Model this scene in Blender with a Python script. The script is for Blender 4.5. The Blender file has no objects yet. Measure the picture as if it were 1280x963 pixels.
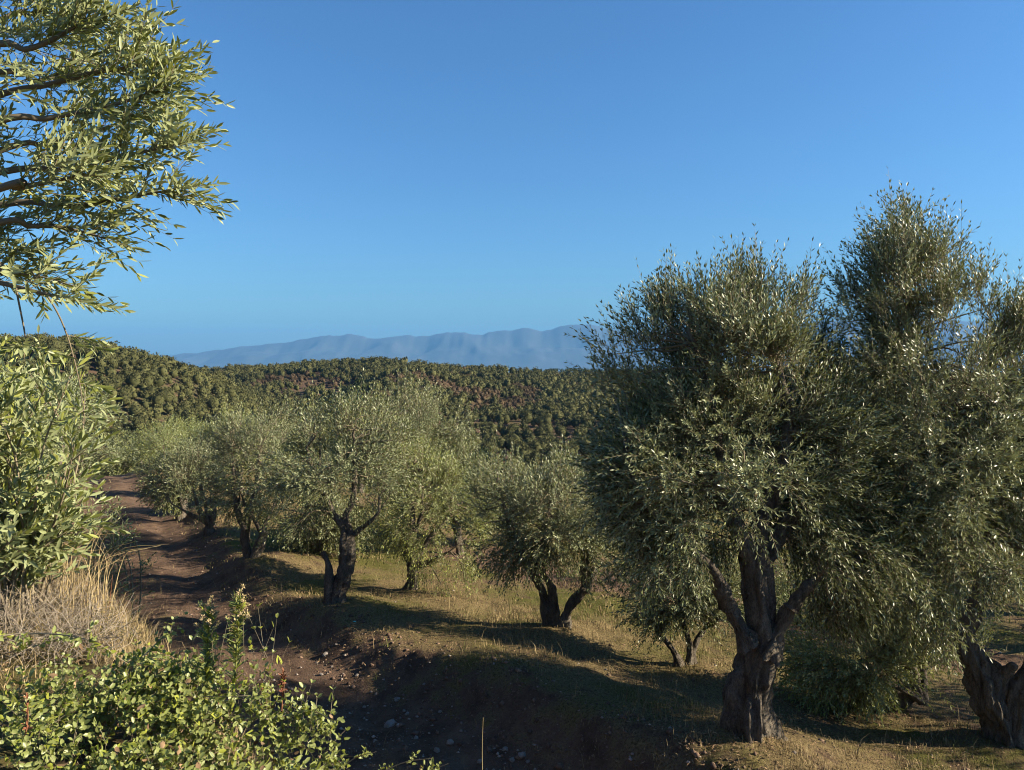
import bpy, math, random
import numpy as np
from mathutils import Vector, Matrix, noise as mnoise

random.seed(7)
SC = bpy.context.scene
COL = SC.collection
R = math.radians

# ------------------------------------------------------------------ camera
FPX = 924.0                       # focal length in pixels of a 1280 px wide picture
PITCH = math.atan(36.5 / FPX)
cam_d = bpy.data.cameras.new("camera")
cam_d.sensor_width = 36.0
cam_d.lens = 36.0 * FPX / 1280.0
cam_d.clip_start = 0.05
cam_d.clip_end = 80000.0
cam = bpy.data.objects.new("camera", cam_d)
COL.objects.link(cam)
cam.location = (0, 0, 0)
cam.rotation_euler = (R(90) - PITCH, 0, 0)
SC.camera = cam

# ------------------------------------------------------------------ sky and sun
SUN_AZ = R(94)                    # clockwise from the view direction (+Y)
SUN_EL = R(24)
world = bpy.data.worlds.new("World")
SC.world = world
world.use_nodes = True
wn = world.node_tree
wn.nodes.clear()
sky = wn.nodes.new("ShaderNodeTexSky")
sky.sky_type = 'NISHITA'
sky.sun_disc = False
sky.sun_elevation = SUN_EL
sky.sun_rotation = SUN_AZ
sky.altitude = 300
sky.air_density = 1.2
sky.dust_density = 0.65
sky.ozone_density = 4.0
bg = wn.nodes.new("ShaderNodeBackground")
bg.inputs[1].default_value = 0.05
wo = wn.nodes.new("ShaderNodeOutputWorld")
grade = wn.nodes.new("ShaderNodeMix")             # one even white balance over the whole sky
grade.data_type = 'RGBA'; grade.blend_type = 'MULTIPLY'
grade.inputs[0].default_value = 1.0
grade.inputs[7].default_value = (0.53, 0.85, 1.13, 1.0)
wn.links.new(sky.outputs[0], grade.inputs[6])
wn.links.new(grade.outputs[2], bg.inputs[0])
wn.links.new(bg.outputs[0], wo.inputs[0])

sun_d = bpy.data.lights.new("sun", 'SUN')
sun_d.energy = 5.0
sun_d.angle = R(0.5)
sun_d.color = (1.0, 0.87, 0.68)
sun = bpy.data.objects.new("sun", sun_d)
COL.objects.link(sun)
sdir = Vector((math.sin(SUN_AZ) * math.cos(SUN_EL), math.cos(SUN_AZ) * math.cos(SUN_EL), math.sin(SUN_EL)))
sun.rotation_euler = sdir.to_track_quat('Z', 'Y').to_euler()
sun.location = (60, -10, 30)

SC.view_settings.view_transform = 'Standard'
SC.view_settings.look = 'None'
SC.view_settings.gamma = 1.0
SC.view_settings.use_curve_mapping = False
SC.view_settings.exposure = 1.6
SC.render.engine = 'CYCLES'
SC.cycles.max_bounces = 6
SC.cycles.diffuse_bounces = 3
SC.cycles.glossy_bounces = 2
SC.cycles.transmission_bounces = 4
SC.cycles.volume_bounces = 0
SC.cycles.use_denoising = True
SC.cycles.pixel_filter_type = 'BLACKMAN_HARRIS'
SC.cycles.filter_width = 1.05

# ------------------------------------------------------------------ numpy noise
def _hash(ix, iy, seed):
    h = (ix.astype(np.int64) * 374761393 + iy.astype(np.int64) * 668265263 + seed * 982451653) & 0x7fffffff
    h = ((h ^ (h >> 13)) * 1274126177) & 0x7fffffff
    h = (h ^ (h >> 16)) & 0xffff
    return h / 65535.0

def vnoise(x, y, seed=0):
    x = np.asarray(x, float); y = np.asarray(y, float)
    ix = np.floor(x); iy = np.floor(y)
    fx = x - ix; fy = y - iy
    fx = fx * fx * (3 - 2 * fx); fy = fy * fy * (3 - 2 * fy)
    a = _hash(ix, iy, seed); b = _hash(ix + 1, iy, seed)
    c = _hash(ix, iy + 1, seed); d = _hash(ix + 1, iy + 1, seed)
    return (a * (1 - fx) + b * fx) * (1 - fy) + (c * (1 - fx) + d * fx) * fy * 1.0

def fbm(x, y, seed=0, oct=4):
    v = 0.0; a = 0.5; f = 1.0
    for i in range(oct):
        v = v + a * (vnoise(x * f, y * f, seed + i * 17) * 2 - 1)
        a *= 0.5; f *= 2.03
    return v

def S(a, b, x):
    t = np.clip((np.asarray(x, float) - a) / (b - a), 0, 1)
    return t * t * (3 - 2 * t)

def norm(v):
    return v / np.maximum(np.linalg.norm(v, axis=-1, keepdims=True), 1e-9)

# ------------------------------------------------------------------ the lie of the land
def catmull(P, per=10):
    P = np.asarray(P, float)
    Q = np.vstack([2 * P[0] - P[1], P, 2 * P[-1] - P[-2]])
    out = []
    for i in range(1, len(Q) - 2):
        t = np.linspace(0, 1, per, endpoint=False)[:, None]
        a, b, c, d = Q[i - 1], Q[i], Q[i + 1], Q[i + 2]
        out.append(0.5 * (2 * b + (c - a) * t + (2 * a - 5 * b + 4 * c - d) * t ** 2 + (3 * b - a - 3 * c + d) * t ** 3))
    out.append(P[-1:])
    return np.vstack(out)

PATH = catmull([(7, -5.5), (4.6, -1.0), (2.2, 2.9), (-0.65, 6.96), (-4.2, 10.4), (-6.2, 12.9), (-11.0, 21.3),
                (-15.8, 29.0), (-21, 37), (-28, 44), (-40, 52)], 6)
_seg = PATH[1:] - PATH[:-1]
_sl = np.linalg.norm(_seg, axis=1)
_cum = np.concatenate([[0], np.cumsum(_sl)])
_t0 = _cum[18]                                   # the path point below the camera's view

def path_st(x, y):
    x = np.asarray(x, float); y = np.asarray(y, float)
    best = np.full(x.shape, 1e18); s = np.zeros(x.shape); t = np.zeros(x.shape)
    for i in range(len(_seg)):
        ax, ay = PATH[i]; dx, dy = _seg[i] / _sl[i]
        rx = x - ax; ry = y - ay
        u = np.clip(rx * dx + ry * dy, 0, _sl[i])
        ex = rx - u * dx; ey = ry - u * dy
        d2 = ex * ex + ey * ey
        m = d2 < best
        best = np.where(m, d2, best)
        side = np.where(dx * ry - dy * rx > 0, 1.0, -1.0)
        s = np.where(m, side * np.sqrt(d2), s)
        t = np.where(m, _cum[i] + u - _t0, t)
    return s, t

MOUNDS = []                                       # (x, y, height, radius) raised earth round old trunks

def H_far(x, y):
    zv = -46.0
    xr = np.array([-420, -300, -208, -114, -54, 54, 174, 400, 900])
    zr = np.interp(x * 620.0 / np.maximum(y, 200), xr, [-18, -17, -14, -5.5, -11.5, -18, -20, -22, -30])
    up = np.clip((y - 235) / 385.0, 0, 1)
    up = 0.55 * up + 0.45 * up * up * (3 - 2 * up)
    mid = zv + (zr - zv) * up
    mid = mid - 0.16 * np.maximum(y - 625, 0)
    mid = np.maximum(mid, -95 - 0.075 * np.maximum(y - 1900, 0))
    dx = np.where(x > -205, (x + 205) / 95.0, (x + 205) / 420.0)
    dy = (y - 335) / 120.0
    left = zv + 50.0 * np.exp(-dx * dx - dy * dy) - 1.2 * np.maximum(y - 560, 0)
    gully = -7.0 * np.exp(-((x + 118 - (y - 430) * 0.05) / 22.0) ** 2) * np.exp(-((y - 430) / 110.0) ** 2)
    spur = 13.0 * np.exp(-((x + 62) / 27.0) ** 2) * np.exp(-((y - 430) / 90.0) ** 2)
    k = 5.0
    m = np.maximum(mid, left)
    base = m + k * 0.5 * np.exp(-np.abs(mid - left) / k) + gully + spur
    bump = 62 * np.exp(-((y - 1500) / 260.0) ** 2) * S(-130, 60, x) - 3 * fbm(x / 200., y / 200., 5)
    base = base + bump
    base = base + 2.2 * fbm(x / 60.0, y / 60.0, 31, 3) * S(100, 250, y)
    base = np.where(y > 2200, np.maximum(base, -372), base)
    base = np.maximum(base, -372 + 0 * y)
    back = -8.0 + 0 * x
    w = S(-60, 60, y)
    return back * (1 - w) + base * w

def H(x, y, micro=True):
    x = np.asarray(x, float); y = np.asarray(y, float)
    s, t = path_st(x, y)
    zp = np.interp(t, [-30, -8, 0, 5, 8, 18, 27, 35, 50, 80], [-3.6, -4.2, -4.3, -4.38, -4.45, -4.72, -5.05, -5.9, -8.5, -15])
    q = -s
    amp = np.interp(t, [-10, 0, 2.5, 5, 14, 30], [.55, .52, .38, .28, .28, .2]) + 0.16 * (vnoise(t / 2.3, 0 * t, 3) - 0.5)
    berm = amp * S(0.95, 1.75, q) * (1 - S(1.8, 4.4, q))
    right = berm - 0.09 * np.maximum(q - 4, 0) - 0.010 * np.maximum(q - 10, 0) ** 1.6
    bh = np.interp(t, [-20, 6, 18, 30], [2.65, 2.6, 1.5, 1.0])
    left = bh * S(0.95, 3.1, s) + 0.10 * np.maximum(s - 3, 0) - 0.0018 * np.maximum(s - 12, 0) ** 2
    rut = -0.05 * np.exp(-((np.abs(s) - 0.62) / 0.2) ** 2) + 0.03 * np.exp(-(s / 0.3) ** 2)
    z = zp + np.where(s > 0, left, right) + rut
    if micro:
        z = z + 0.10 * fbm(x * 0.55, y * 0.55, 11, 3) + 0.055 * fbm(x * 2.3, y * 2.3, 12, 3) * np.where(np.abs(s) < 1, 0.7, 1) + 0.03 * fbm(x * 7.0, y * 7.0, 13, 2) * (np.hypot(x, y) < 40)
    for (mx, my, mh, mr) in MOUNDS:
        z = z + mh * np.exp(-((x - mx) ** 2 + (y - my) ** 2) / (mr * mr))
    z = np.maximum(z, -60)
    r = np.hypot(x, y)
    w = S(42, 120, r)
    return z * (1 - w) + H_far(x, y) * w

_cp, _sp = math.cos(PITCH), math.sin(PITCH)
def ray(u, v):
    a = (u - 640.0) / FPX; b = -(v - 481.5) / FPX
    return np.array([a, _cp + b * _sp, -_sp + b * _cp])

def at(u, v, Y):
    d = ray(u, v)
    return d * (Y / d[1])

def project(P):
    P = np.asarray(P, float)
    fx = P[..., 1] * _cp - P[..., 2] * _sp
    uy = P[..., 1] * _sp + P[..., 2] * _cp
    return 640 + FPX * P[..., 0] / fx, 481.5 - FPX * uy / fx

def on_ground(u, v, ymin=2.0, ymax=200.0):
    d = ray(u, v)
    ys = np.geomspace(ymin, ymax, 700)
    P = d[None, :] * (ys / d[1])[:, None]
    below = P[:, 2] < H(P[:, 0], P[:, 1], False)
    i = int(np.argmax(below)) if below.any() else len(ys) - 1
    p = P[i].copy()
    p[2] = float(H(p[0], p[1]))
    return p

def gz(x, y):
    return float(H(np.array([x]), np.array([y]))[0])

# ------------------------------------------------------------------ materials
def new_mat(name):
    m = bpy.data.materials.new(name)
    m.use_nodes = True
    m.node_tree.nodes.clear()
    return m, m.node_tree

class NT:
    def __init__(s, nt): s.t = nt
    def n(s, typ, **kw):
        o = s.t.nodes.new(typ)
        for k, v in kw.items(): setattr(o, k, v)
        return o
    def l(s, a, b): s.t.links.new(a, b)
    def noise(s, vec, scale, detail=4, rough=0.55):
        o = s.n("ShaderNodeTexNoise")
        o.inputs['Scale'].default_value = scale; o.inputs['Detail'].default_value = detail
        o.inputs['Roughness'].default_value = rough
        if vec is not None: s.l(vec, o.inputs['Vector'])
        return o
    def ramp(s, fac, stops):
        o = s.n("ShaderNodeValToRGB")
        e = o.color_ramp.elements
        while len(e) < len(stops): e.new(0.5)
        for i, (p, c) in enumerate(stops):
            e[i].position = p
            e[i].color = (c, c, c, 1) if isinstance(c, (int, float)) else (*c, 1)
        s.l(fac, o.inputs[0])
        return o.outputs[0]
    def mix(s, fac, a, b, blend='MIX'):
        o = s.n("ShaderNodeMix", data_type='RGBA', blend_type=blend)
        for sock, v in ((o.inputs[0], fac), (o.inputs[6], a), (o.inputs[7], b)):
            if isinstance(v, (int, float)): sock.default_value = v
            elif isinstance(v, tuple): sock.default_value = (*v, 1)
            else: s.l(v, sock)
        return o.outputs[2]
    def math(s, op, a, b=0.0, clamp=False):
        o = s.n("ShaderNodeMath", operation=op, use_clamp=clamp)
        for sock, v in ((o.inputs[0], a), (o.inputs[1], b)):
            if isinstance(v, (int, float)): sock.default_value = v
            else: s.l(v, sock)
        return o.outputs[0]
    def attr(s, name):
        return s.n("ShaderNodeAttribute", attribute_name=name)

def leaf_mat(name, dark, light, under, rough=0.42, trans=0.25, spec=0.4):
    m, t = new_mat(name); k = NT(t)
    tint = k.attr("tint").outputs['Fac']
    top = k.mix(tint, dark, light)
    geo = k.n("ShaderNodeNewGeometry")
    colr = k.mix(geo.outputs['Backfacing'], top, under)
    p = k.n("ShaderNodeBsdfPrincipled")
    p.inputs['Roughness'].default_value = rough
    p.inputs['Specular IOR Level'].default_value = spec
    k.l(colr, p.inputs['Base Color'])
    tr = k.n("ShaderNodeBsdfTranslucent")
    k.l(k.mix(0.5, light, colr), tr.inputs['Color'])
    mx = k.n("ShaderNodeMixShader"); mx.inputs[0].default_value = trans
    k.l(p.outputs[0], mx.inputs[1]); k.l(tr.outputs[0], mx.inputs[2])
    o = k.n("ShaderNodeOutputMaterial"); k.l(mx.outputs[0], o.inputs[0])
    return m

def tint_mat(name, a, b, rough=0.9):
    m, t = new_mat(name); k = NT(t)
    p = k.n("ShaderNodeBsdfPrincipled")
    p.inputs['Roughness'].default_value = rough
    p.inputs['Specular IOR Level'].default_value = 0.2
    k.l(k.mix(k.attr("tint").outputs['Fac'], a, b), p.inputs['Base Color'])
    o = k.n("ShaderNodeOutputMaterial"); k.l(p.outputs[0], o.inputs[0])
    return m

def bark_mat(name, dark, light, scale=1.0):
    m, t = new_mat(name); k = NT(t)
    tc = k.n("ShaderNodeTexCoord")
    mp = k.n("ShaderNodeMapping"); mp.inputs['Scale'].default_value = (9 * scale, 9 * scale, 2.6 * scale)
    k.l(tc.outputs['Object'], mp.inputs[0])
    n1 = k.noise(mp.outputs[0], 1.6, 8, 0.68)
    n2 = k.noise(tc.outputs['Object'], 3.0 * scale, 4)
    mp2 = k.n("ShaderNodeMapping"); mp2.inputs['Scale'].default_value = (16 * scale, 16 * scale, 1.7 * scale)
    warp = k.n("ShaderNodeVectorMath", operation='ADD')
    wn_ = k.noise(tc.outputs['Object'], 3.5, 3); k.l(tc.outputs['Object'], warp.inputs[0]); k.l(wn_.outputs['Color'], warp.inputs[1])
    k.l(warp.outputs[0], mp2.inputs[0])
    n3 = k.noise(mp2.outputs[0], 1.6, 8, 0.75)
    crack = k.ramp(n3.outputs['Fac'], [(0.36, 0.0), (0.52, 1.0)])
    c = k.mix(k.ramp(n1.outputs['Fac'], [(0.30, 0.0), (0.70, 1.0)]), dark, light)
    c = k.mix(k.math('MULTIPLY', k.math('SUBTRACT', 1.0, crack), 0.65), c, tuple(x * 0.4 for x in dark))
    c = k.mix(k.ramp(n2.outputs['Fac'], [(0.45, 0.0), (0.7, 0.6)]), c, (0.28, 0.25, 0.20))
    n4 = k.noise(mp.outputs[0], 9.0, 5, 0.7)
    c = k.mix(k.ramp(n4.outputs['Fac'], [(0.36, 0.55), (0.50, 0.0)]), c, tuple(x * 0.5 for x in dark))
    p = k.n("ShaderNodeBsdfPrincipled"); p.inputs['Roughness'].default_value = 0.95
    p.inputs['Specular IOR Level'].default_value = 0.15
    k.l(c, p.inputs['Base Color'])
    h = k.math('ADD', k.math('ADD', n1.outputs['Fac'], k.math('MULTIPLY', n4.outputs['Fac'], .5)), k.math('MULTIPLY', n3.outputs['Fac'], 1.4))
    b = k.n("ShaderNodeBump"); b.inputs['Strength'].default_value = 1.0; b.inputs['Distance'].default_value = 0.07
    k.l(h, b.inputs['Height']); k.l(b.outputs[0], p.inputs['Normal'])
    o = k.n("ShaderNodeOutputMaterial"); k.l(p.outputs[0], o.inputs[0])
    return m

def ground_mat(name, far=False):
    m, t = new_mat(name); k = NT(t)
    geo = k.n("ShaderNodeNewGeometry"); pos = geo.outputs['Position']
    sc = 0.12 if far else 1.0
    big = k.noise(pos, 0.45 * sc, 5, 0.6)
    med = k.noise(pos, 2.6 * sc, 6, 0.65)
    fine = k.noise(pos, 38.0 * sc, 6, 0.75)
    grass = k.attr("grass").outputs['Fac']; moss = k.attr("moss").outputs['Fac']
    soil = k.mix(k.ramp(med.outputs['Fac'], [(0.3, 0.0), (0.7, 1.0)]), (0.080, 0.053, 0.037), (0.225, 0.148, 0.100))
    straw = k.mix(k.ramp(fine.outputs['Fac'], [(0.35, 0.0), (0.62, 1.0)]), (0.070, 0.050, 0.024), (0.265, 0.200, 0.098))
    if far:
        straw = k.mix(med.outputs['Fac'], (0.045, 0.045, 0.018), (0.135, 0.118, 0.055))
        soil = k.mix(big.outputs['Fac'], (0.075, 0.052, 0.033), (0.175, 0.112, 0.075))
    green = k.mix(fine.outputs['Fac'], (0.035, 0.040, 0.010), (0.150, 0.155, 0.036))
    gf = k.math('ADD', grass, k.math('MULTIPLY', k.math('SUBTRACT', med.outputs['Fac'], 0.5), 1.5))
    gf = k.ramp(gf, [(0.35, 0.0), (0.62, 1.0)])
    mf = k.math('ADD', moss, k.math('MULTIPLY', k.math('SUBTRACT', big.outputs['Fac'], 0.5), 2.4))
    mf = k.ramp(k.math('ADD', mf, k.math('MULTIPLY', k.math('SUBTRACT', fine.outputs['Fac'], 0.5), 0.6)), [(0.4, 0.0), (0.75, 0.85)])
    c = k.mix(gf, soil, straw)
    c = k.mix(k.math('MULTIPLY', mf, gf), c, green)
    # pebbles and grit
    vor = k.n("ShaderNodeTexVoronoi"); vor.inputs['Scale'].default_value = 26.0 * sc
    k.l(pos, vor.inputs['Vector'])
    peb = k.ramp(vor.outputs['Distance'], [(0.16, 1.0), (0.24, 0.0)])
    sel = k.n("ShaderNodeSeparateColor"); k.l(vor.outputs['Color'], sel.inputs[0])
    peb = k.math('MULTIPLY', peb, k.ramp(sel.outputs[0], [(0.62, 0.0), (0.66, 1.0)]))
    peb = k.math('MULTIPLY', peb, k.math('SUBTRACT', 1.0, k.math('MULTIPLY', grass, 0.8), clamp=True))
    if not far:
        c = k.mix(peb, c, (0.22, 0.18, 0.145))
    c = k.mix(k.ramp(fine.outputs['Fac'], [(0.25, 0.55), (0.5, 0.0)]), c, (0.03, 0.02, 0.013))
    p = k.n("ShaderNodeBsdfPrincipled"); p.inputs['Roughness'].default_value = 1.0
    p.inputs['Specular IOR Level'].default_value = 0.05
    k.l(c, p.inputs['Base Color'])
    hh = k.math('ADD', k.math('MULTIPLY', fine.outputs['Fac'], 1.0), k.math('MULTIPLY', peb, 0.5))
    hh = k.math('ADD', hh, k.math('MULTIPLY', med.outputs['Fac'], 1.2))
    b = k.n("ShaderNodeBump"); b.inputs['Strength'].default_value = 1.0
    b.inputs['Distance'].default_value = 0.4 if far else 0.05
    k.l(hh, b.inputs['Height']); k.l(b.outputs[0], p.inputs['Normal'])
    o = k.n("ShaderNodeOutputMaterial"); k.l(p.outputs[0], o.inputs[0])
    return m

def rock_mat(name, a, b, scale=6.0):
    m, t = new_mat(name); k = NT(t)
    tc = k.n("ShaderNodeTexCoord")
    n = k.noise(tc.outputs['Object'], scale, 6, 0.65)
    p = k.n("ShaderNodeBsdfPrincipled"); p.inputs['Roughness'].default_value = 0.9
    k.l(k.mix(n.outputs['Fac'], a, b), p.inputs['Base Color'])
    bm = k.n("ShaderNodeBump"); bm.inputs['Distance'].default_value = 0.02
    k.l(n.outputs['Fac'], bm.inputs['Height']); k.l(bm.outputs[0], p.inputs['Normal'])
    o = k.n("ShaderNodeOutputMaterial"); k.l(p.outputs[0], o.inputs[0])
    return m

M = {}
M['leaf'] = leaf_mat("olive_leaf", (0.026, 0.040, 0.012), (0.235, 0.250, 0.075), (0.215, 0.240, 0.125), 0.40, 0.16, 0.34)
M['leaf_fresh'] = leaf_mat("olive_shoot_leaf", (0.040, 0.062, 0.012), (0.30, 0.32, 0.075), (0.25, 0.28, 0.13), 0.42, 0.25, 0.3)
M['leaf_vine'] = leaf_mat("vine_leaf", (0.055, 0.085, 0.012), (0.31, 0.33, 0.05), (0.22, 0.25, 0.08), 0.4, 0.3)
M['leaf_far'] = leaf_mat("hillside_leaf", (0.034, 0.039, 0.015), (0.142, 0.137, 0.050), (0.075, 0.076, 0.032), 0.8, 0.1, 0.1)
M['leaf_brown'] = leaf_mat("dry_scrub_leaf", (0.055, 0.038, 0.022), (0.15, 0.105, 0.058), (0.09, 0.065, 0.038), 0.8, 0.1, 0.1)
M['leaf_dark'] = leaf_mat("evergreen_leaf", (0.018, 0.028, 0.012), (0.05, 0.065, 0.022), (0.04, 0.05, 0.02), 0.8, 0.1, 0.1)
M['bark'] = bark_mat("olive_bark", (0.065, 0.052, 0.039), (0.36, 0.305, 0.235))
M['twig'] = tint_mat("twig_bark", (0.10, 0.075, 0.05), (0.27, 0.23, 0.15))
M['straw'] = tint_mat("dry_grass", (0.12, 0.085, 0.042), (0.38, 0.295, 0.15))
M['green_grass'] = tint_mat("green_grass", (0.06, 0.07, 0.018), (0.17, 0.18, 0.05))
M['brush'] = tint_mat("dry_brush", (0.12, 0.095, 0.07), (0.33, 0.28, 0.21))
M['litter'] = tint_mat("fallen_leaves", (0.09, 0.055, 0.03), (0.30, 0.20, 0.11))
M['red_dry'] = tint_mat("red_dry_leaf", (0.13, 0.045, 0.025), (0.27, 0.12, 0.06))
M['flower'] = tint_mat("flower_head", (0.26, 0.20, 0.09), (0.46, 0.37, 0.21))
M['stone'] = rock_mat("limestone", (0.13, 0.11, 0.09), (0.32, 0.28, 0.24), 3.0)
M['gravel'] = tint_mat("gravel", (0.12, 0.09, 0.07), (0.36, 0.31, 0.26))
M['clod'] = tint_mat("earth_clod", (0.070, 0.045, 0.031), (0.20, 0.132, 0.090))
M['ground'] = ground_mat("grove_earth")
M['hill'] = ground_mat("hill_earth", True)
M['mountain'] = rock_mat("mountain_rock", (0.012, 0.022, 0.028), (0.075, 0.08, 0.075), 0.0016)
M['plain'] = rock_mat("plain_fields", (0.22, 0.23, 0.21), (0.50, 0.49, 0.45), 0.0012)
M['scrap'] = rock_mat("turquoise_plastic", (0.05, 0.42, 0.42), (0.10, 0.55, 0.55))

# ------------------------------------------------------------------ mesh building
class MB:
    def __init__(s):
        s.V = []; s.T = []; s.Q = []; s.tint = []; s.n = 0
    def add(s, V, tris=None, quads=None, tint=0.5):
        V = np.asarray(V, float).reshape(-1, 3)
        if tris is not None and len(tris): s.T.append(np.asarray(tris, np.int64) + s.n)
        if quads is not None and len(quads): s.Q.append(np.asarray(quads, np.int64) + s.n)
        s.V.append(V)
        s.tint.append(np.broadcast_to(np.asarray(tint, float), (len(V),)))
        s.n += len(V)
    def arrays(s):
        V = np.vstack(s.V)
        T = np.vstack(s.T) if s.T else np.zeros((0, 3), np.int64)
        Q = np.vstack(s.Q) if s.Q else np.zeros((0, 4), np.int64)
        return V, T, Q, np.concatenate(s.tint)
    def mesh(s, name, mat, smooth=False, attrs=None, origin=None):
        V, T, Q, tint = s.arrays()
        if origin is not None: V = V - np.asarray(origin)
        me = bpy.data.meshes.new(name)
        me.vertices.add(len(V)); me.vertices.foreach_set("co", V.astype(np.float32).ravel())
        nl = T.size + Q.size
        me.loops.add(nl)
        me.loops.foreach_set("vertex_index", np.concatenate([T.ravel(), Q.ravel()]).astype(np.int32))
        me.polygons.add(len(T) + len(Q))
        st = np.concatenate([np.arange(len(T)) * 3, T.size + np.arange(len(Q)) * 4]).astype(np.int32)
        me.polygons.foreach_set("loop_start", st)
        me.update(calc_edges=True)
        if smooth: me.polygons.foreach_set("use_smooth", np.ones(len(me.polygons), bool))
        A = {"tint": tint}
        if attrs: A.update(attrs)
        for k, v in A.items():
            at_ = me.attributes.new(k, 'FLOAT', 'POINT')
            at_.data.foreach_set("value", np.asarray(v, np.float32))
        me.materials.append(M[mat])
        return me

def link(name, data, parent=None, loc=None, **props):
    o = bpy.data.objects.new(name, data)
    COL.objects.link(o)
    if parent is not None: o.parent = parent
    if loc is not None: o.location = loc
    for k, v in props.items(): o[k] = v
    return o

def tube(mb, pts, rad, sides=8, rough=0.0, seed=0, tint=0.5, lobes=0, twist=0.0, capend=True, flare=0.0, cleft=None):
    pts = np.asarray(pts, float); rad = np.asarray(rad, float); n = len(pts)
    tan = np.gradient(pts, axis=0); tan = norm(tan)
    e1 = np.zeros_like(pts)
    ref = np.array([1.0, 0, 0]) if abs(tan[0][0]) < 0.9 else np.array([0, 1.0, 0])
    e = ref - tan[0] * ref.dot(tan[0]); e /= np.linalg.norm(e)
    for i in range(n):
        e = e - tan[i] * e.dot(tan[i]); e /= max(np.linalg.norm(e), 1e-9); e1[i] = e
    e2 = np.cross(tan, e1)
    th = np.linspace(0, 2 * math.pi, sides, endpoint=False)
    ring = e1[:, None, :] * np.cos(th)[None, :, None] + e2[:, None, :] * np.sin(th)[None, :, None]
    rr = np.repeat(rad[:, None], sides, 1)
    if lobes:
        ln = np.concatenate([[0], np.cumsum(np.linalg.norm(np.diff(pts, axis=0), axis=1))])
        rr = rr * (1 + 0.13 * np.sin(lobes * th[None, :] + twist * ln[:, None] + seed) + 0.08 * np.sin((2 * lobes + 1) * th[None, :] - twist * 1.7 * ln[:, None] + seed * 2.1))
    if rough:
        P = pts[:, None, :] + ring * rr[:, :, None]
        nn = np.array([[mnoise.noise(Vector((p[0] * 5 + seed, p[1] * 5, p[2] * 2.2))) + 0.6 * mnoise.noise(Vector((p[0] * 13 + seed, p[1] * 13, p[2] * 6))) for p in row] for row in P])
        rr = rr * (1 + rough * nn)
        gv = np.array([[mnoise.noise(Vector((p[0] * 9 - seed, p[1] * 9, p[2] * 1.5))) for p in row] for row in P])
        g2 = np.array([[mnoise.noise(Vector((p[0] * 24 + seed, p[1] * 24, p[2] * 4.5))) for p in row] for row in P])
        rr = rr * (1 - min(rough, .3) * 0.85 * np.exp(-(gv / .13) ** 2) + min(rough, .3) * .35 * g2)
    if flare:
        fz = np.exp(-np.linspace(0, 1, n) * 6.5)[:, None]
        rr = rr * (1 + fz * flare * (0.45 + 0.55 * np.sin(5 * th[None, :] + seed)))
    if cleft is not None:
        cv, dep, wid, zf = cleft
        dt = (ring * norm(np.asarray(cv, float))[None, None, :]).sum(-1)
        rr = rr * (1 - dep * np.exp(-((1 - dt) / wid) ** 2) * (1 - S(zf * .6, zf, np.linspace(0, 1, n)))[:, None])
    P = pts[:, None, :] + ring * rr[:, :, None]
    i = np.arange(n - 1)[:, None] * sides; j = np.arange(sides)[None, :]; jn = (j + 1) % sides
    Q = np.stack([i + j, i + jn, i + sides + jn, i + sides + j], -1).reshape(-1, 4)
    V = P.reshape(-1, 3); tris = None
    if capend:
        V = np.vstack([V, pts[-1] + tan[-1] * rad[-1] * 0.5])
        c = len(V) - 1; b = (n - 1) * sides
        tris = np.stack([b + np.arange(sides), b + (np.arange(sides) + 1) % sides, np.full(sides, c)], -1)
    mb.add(V, tris, Q, tint)

def leaves(mb, base, d, up, length, width, tint, hi=False, fold=0.22, curl=0.0):
    """lanceolate leaves: base point, axis, upper-side normal (N,3), sizes (N,)"""
    N = len(base)
    d = norm(d); side = norm(np.cross(d, up)); nrm = np.cross(side, d)
    L = length[:, None]; W = width[:, None] * 0.5
    if hi:
        dr = -nrm * L * curl
        p0 = base; pt = base + d * L + dr
        l1 = base + d * L * 0.27 + side * W * .88 + nrm * W * fold + dr * 0.10
        l2 = base + d * L * 0.68 + side * W * 0.95 + nrm * W * fold + dr * 0.5
        r1 = base + d * L * 0.27 - side * W * .88 + nrm * W * fold + dr * 0.10
        r2 = base + d * L * 0.68 - side * W * 0.95 + nrm * W * fold + dr * 0.5
        V = np.stack([p0, r1, r2, pt, l2, l1], 1).reshape(-1, 3)
        o = np.arange(N)[:, None] * 6
        Q = np.vstack([o + np.array([[0, 1, 2, 3]]), o + np.array([[0, 3, 4, 5]])])
        mb.add(V, None, Q, np.repeat(tint, 6))
    else:
        p0 = base; pt = base + d * L
        m = base + d * L * 0.48
        l = m + side * W + nrm * W * fold; r = m - side * W + nrm * W * fold
        V = np.stack([p0, r, pt, l], 1).reshape(-1, 3)
        o = np.arange(N)[:, None] * 4
        T = np.vstack([o + np.array([[0, 1, 2]]), o + np.array([[0, 2, 3]])])
        mb.add(V, T, None, np.repeat(tint, 4))

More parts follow.
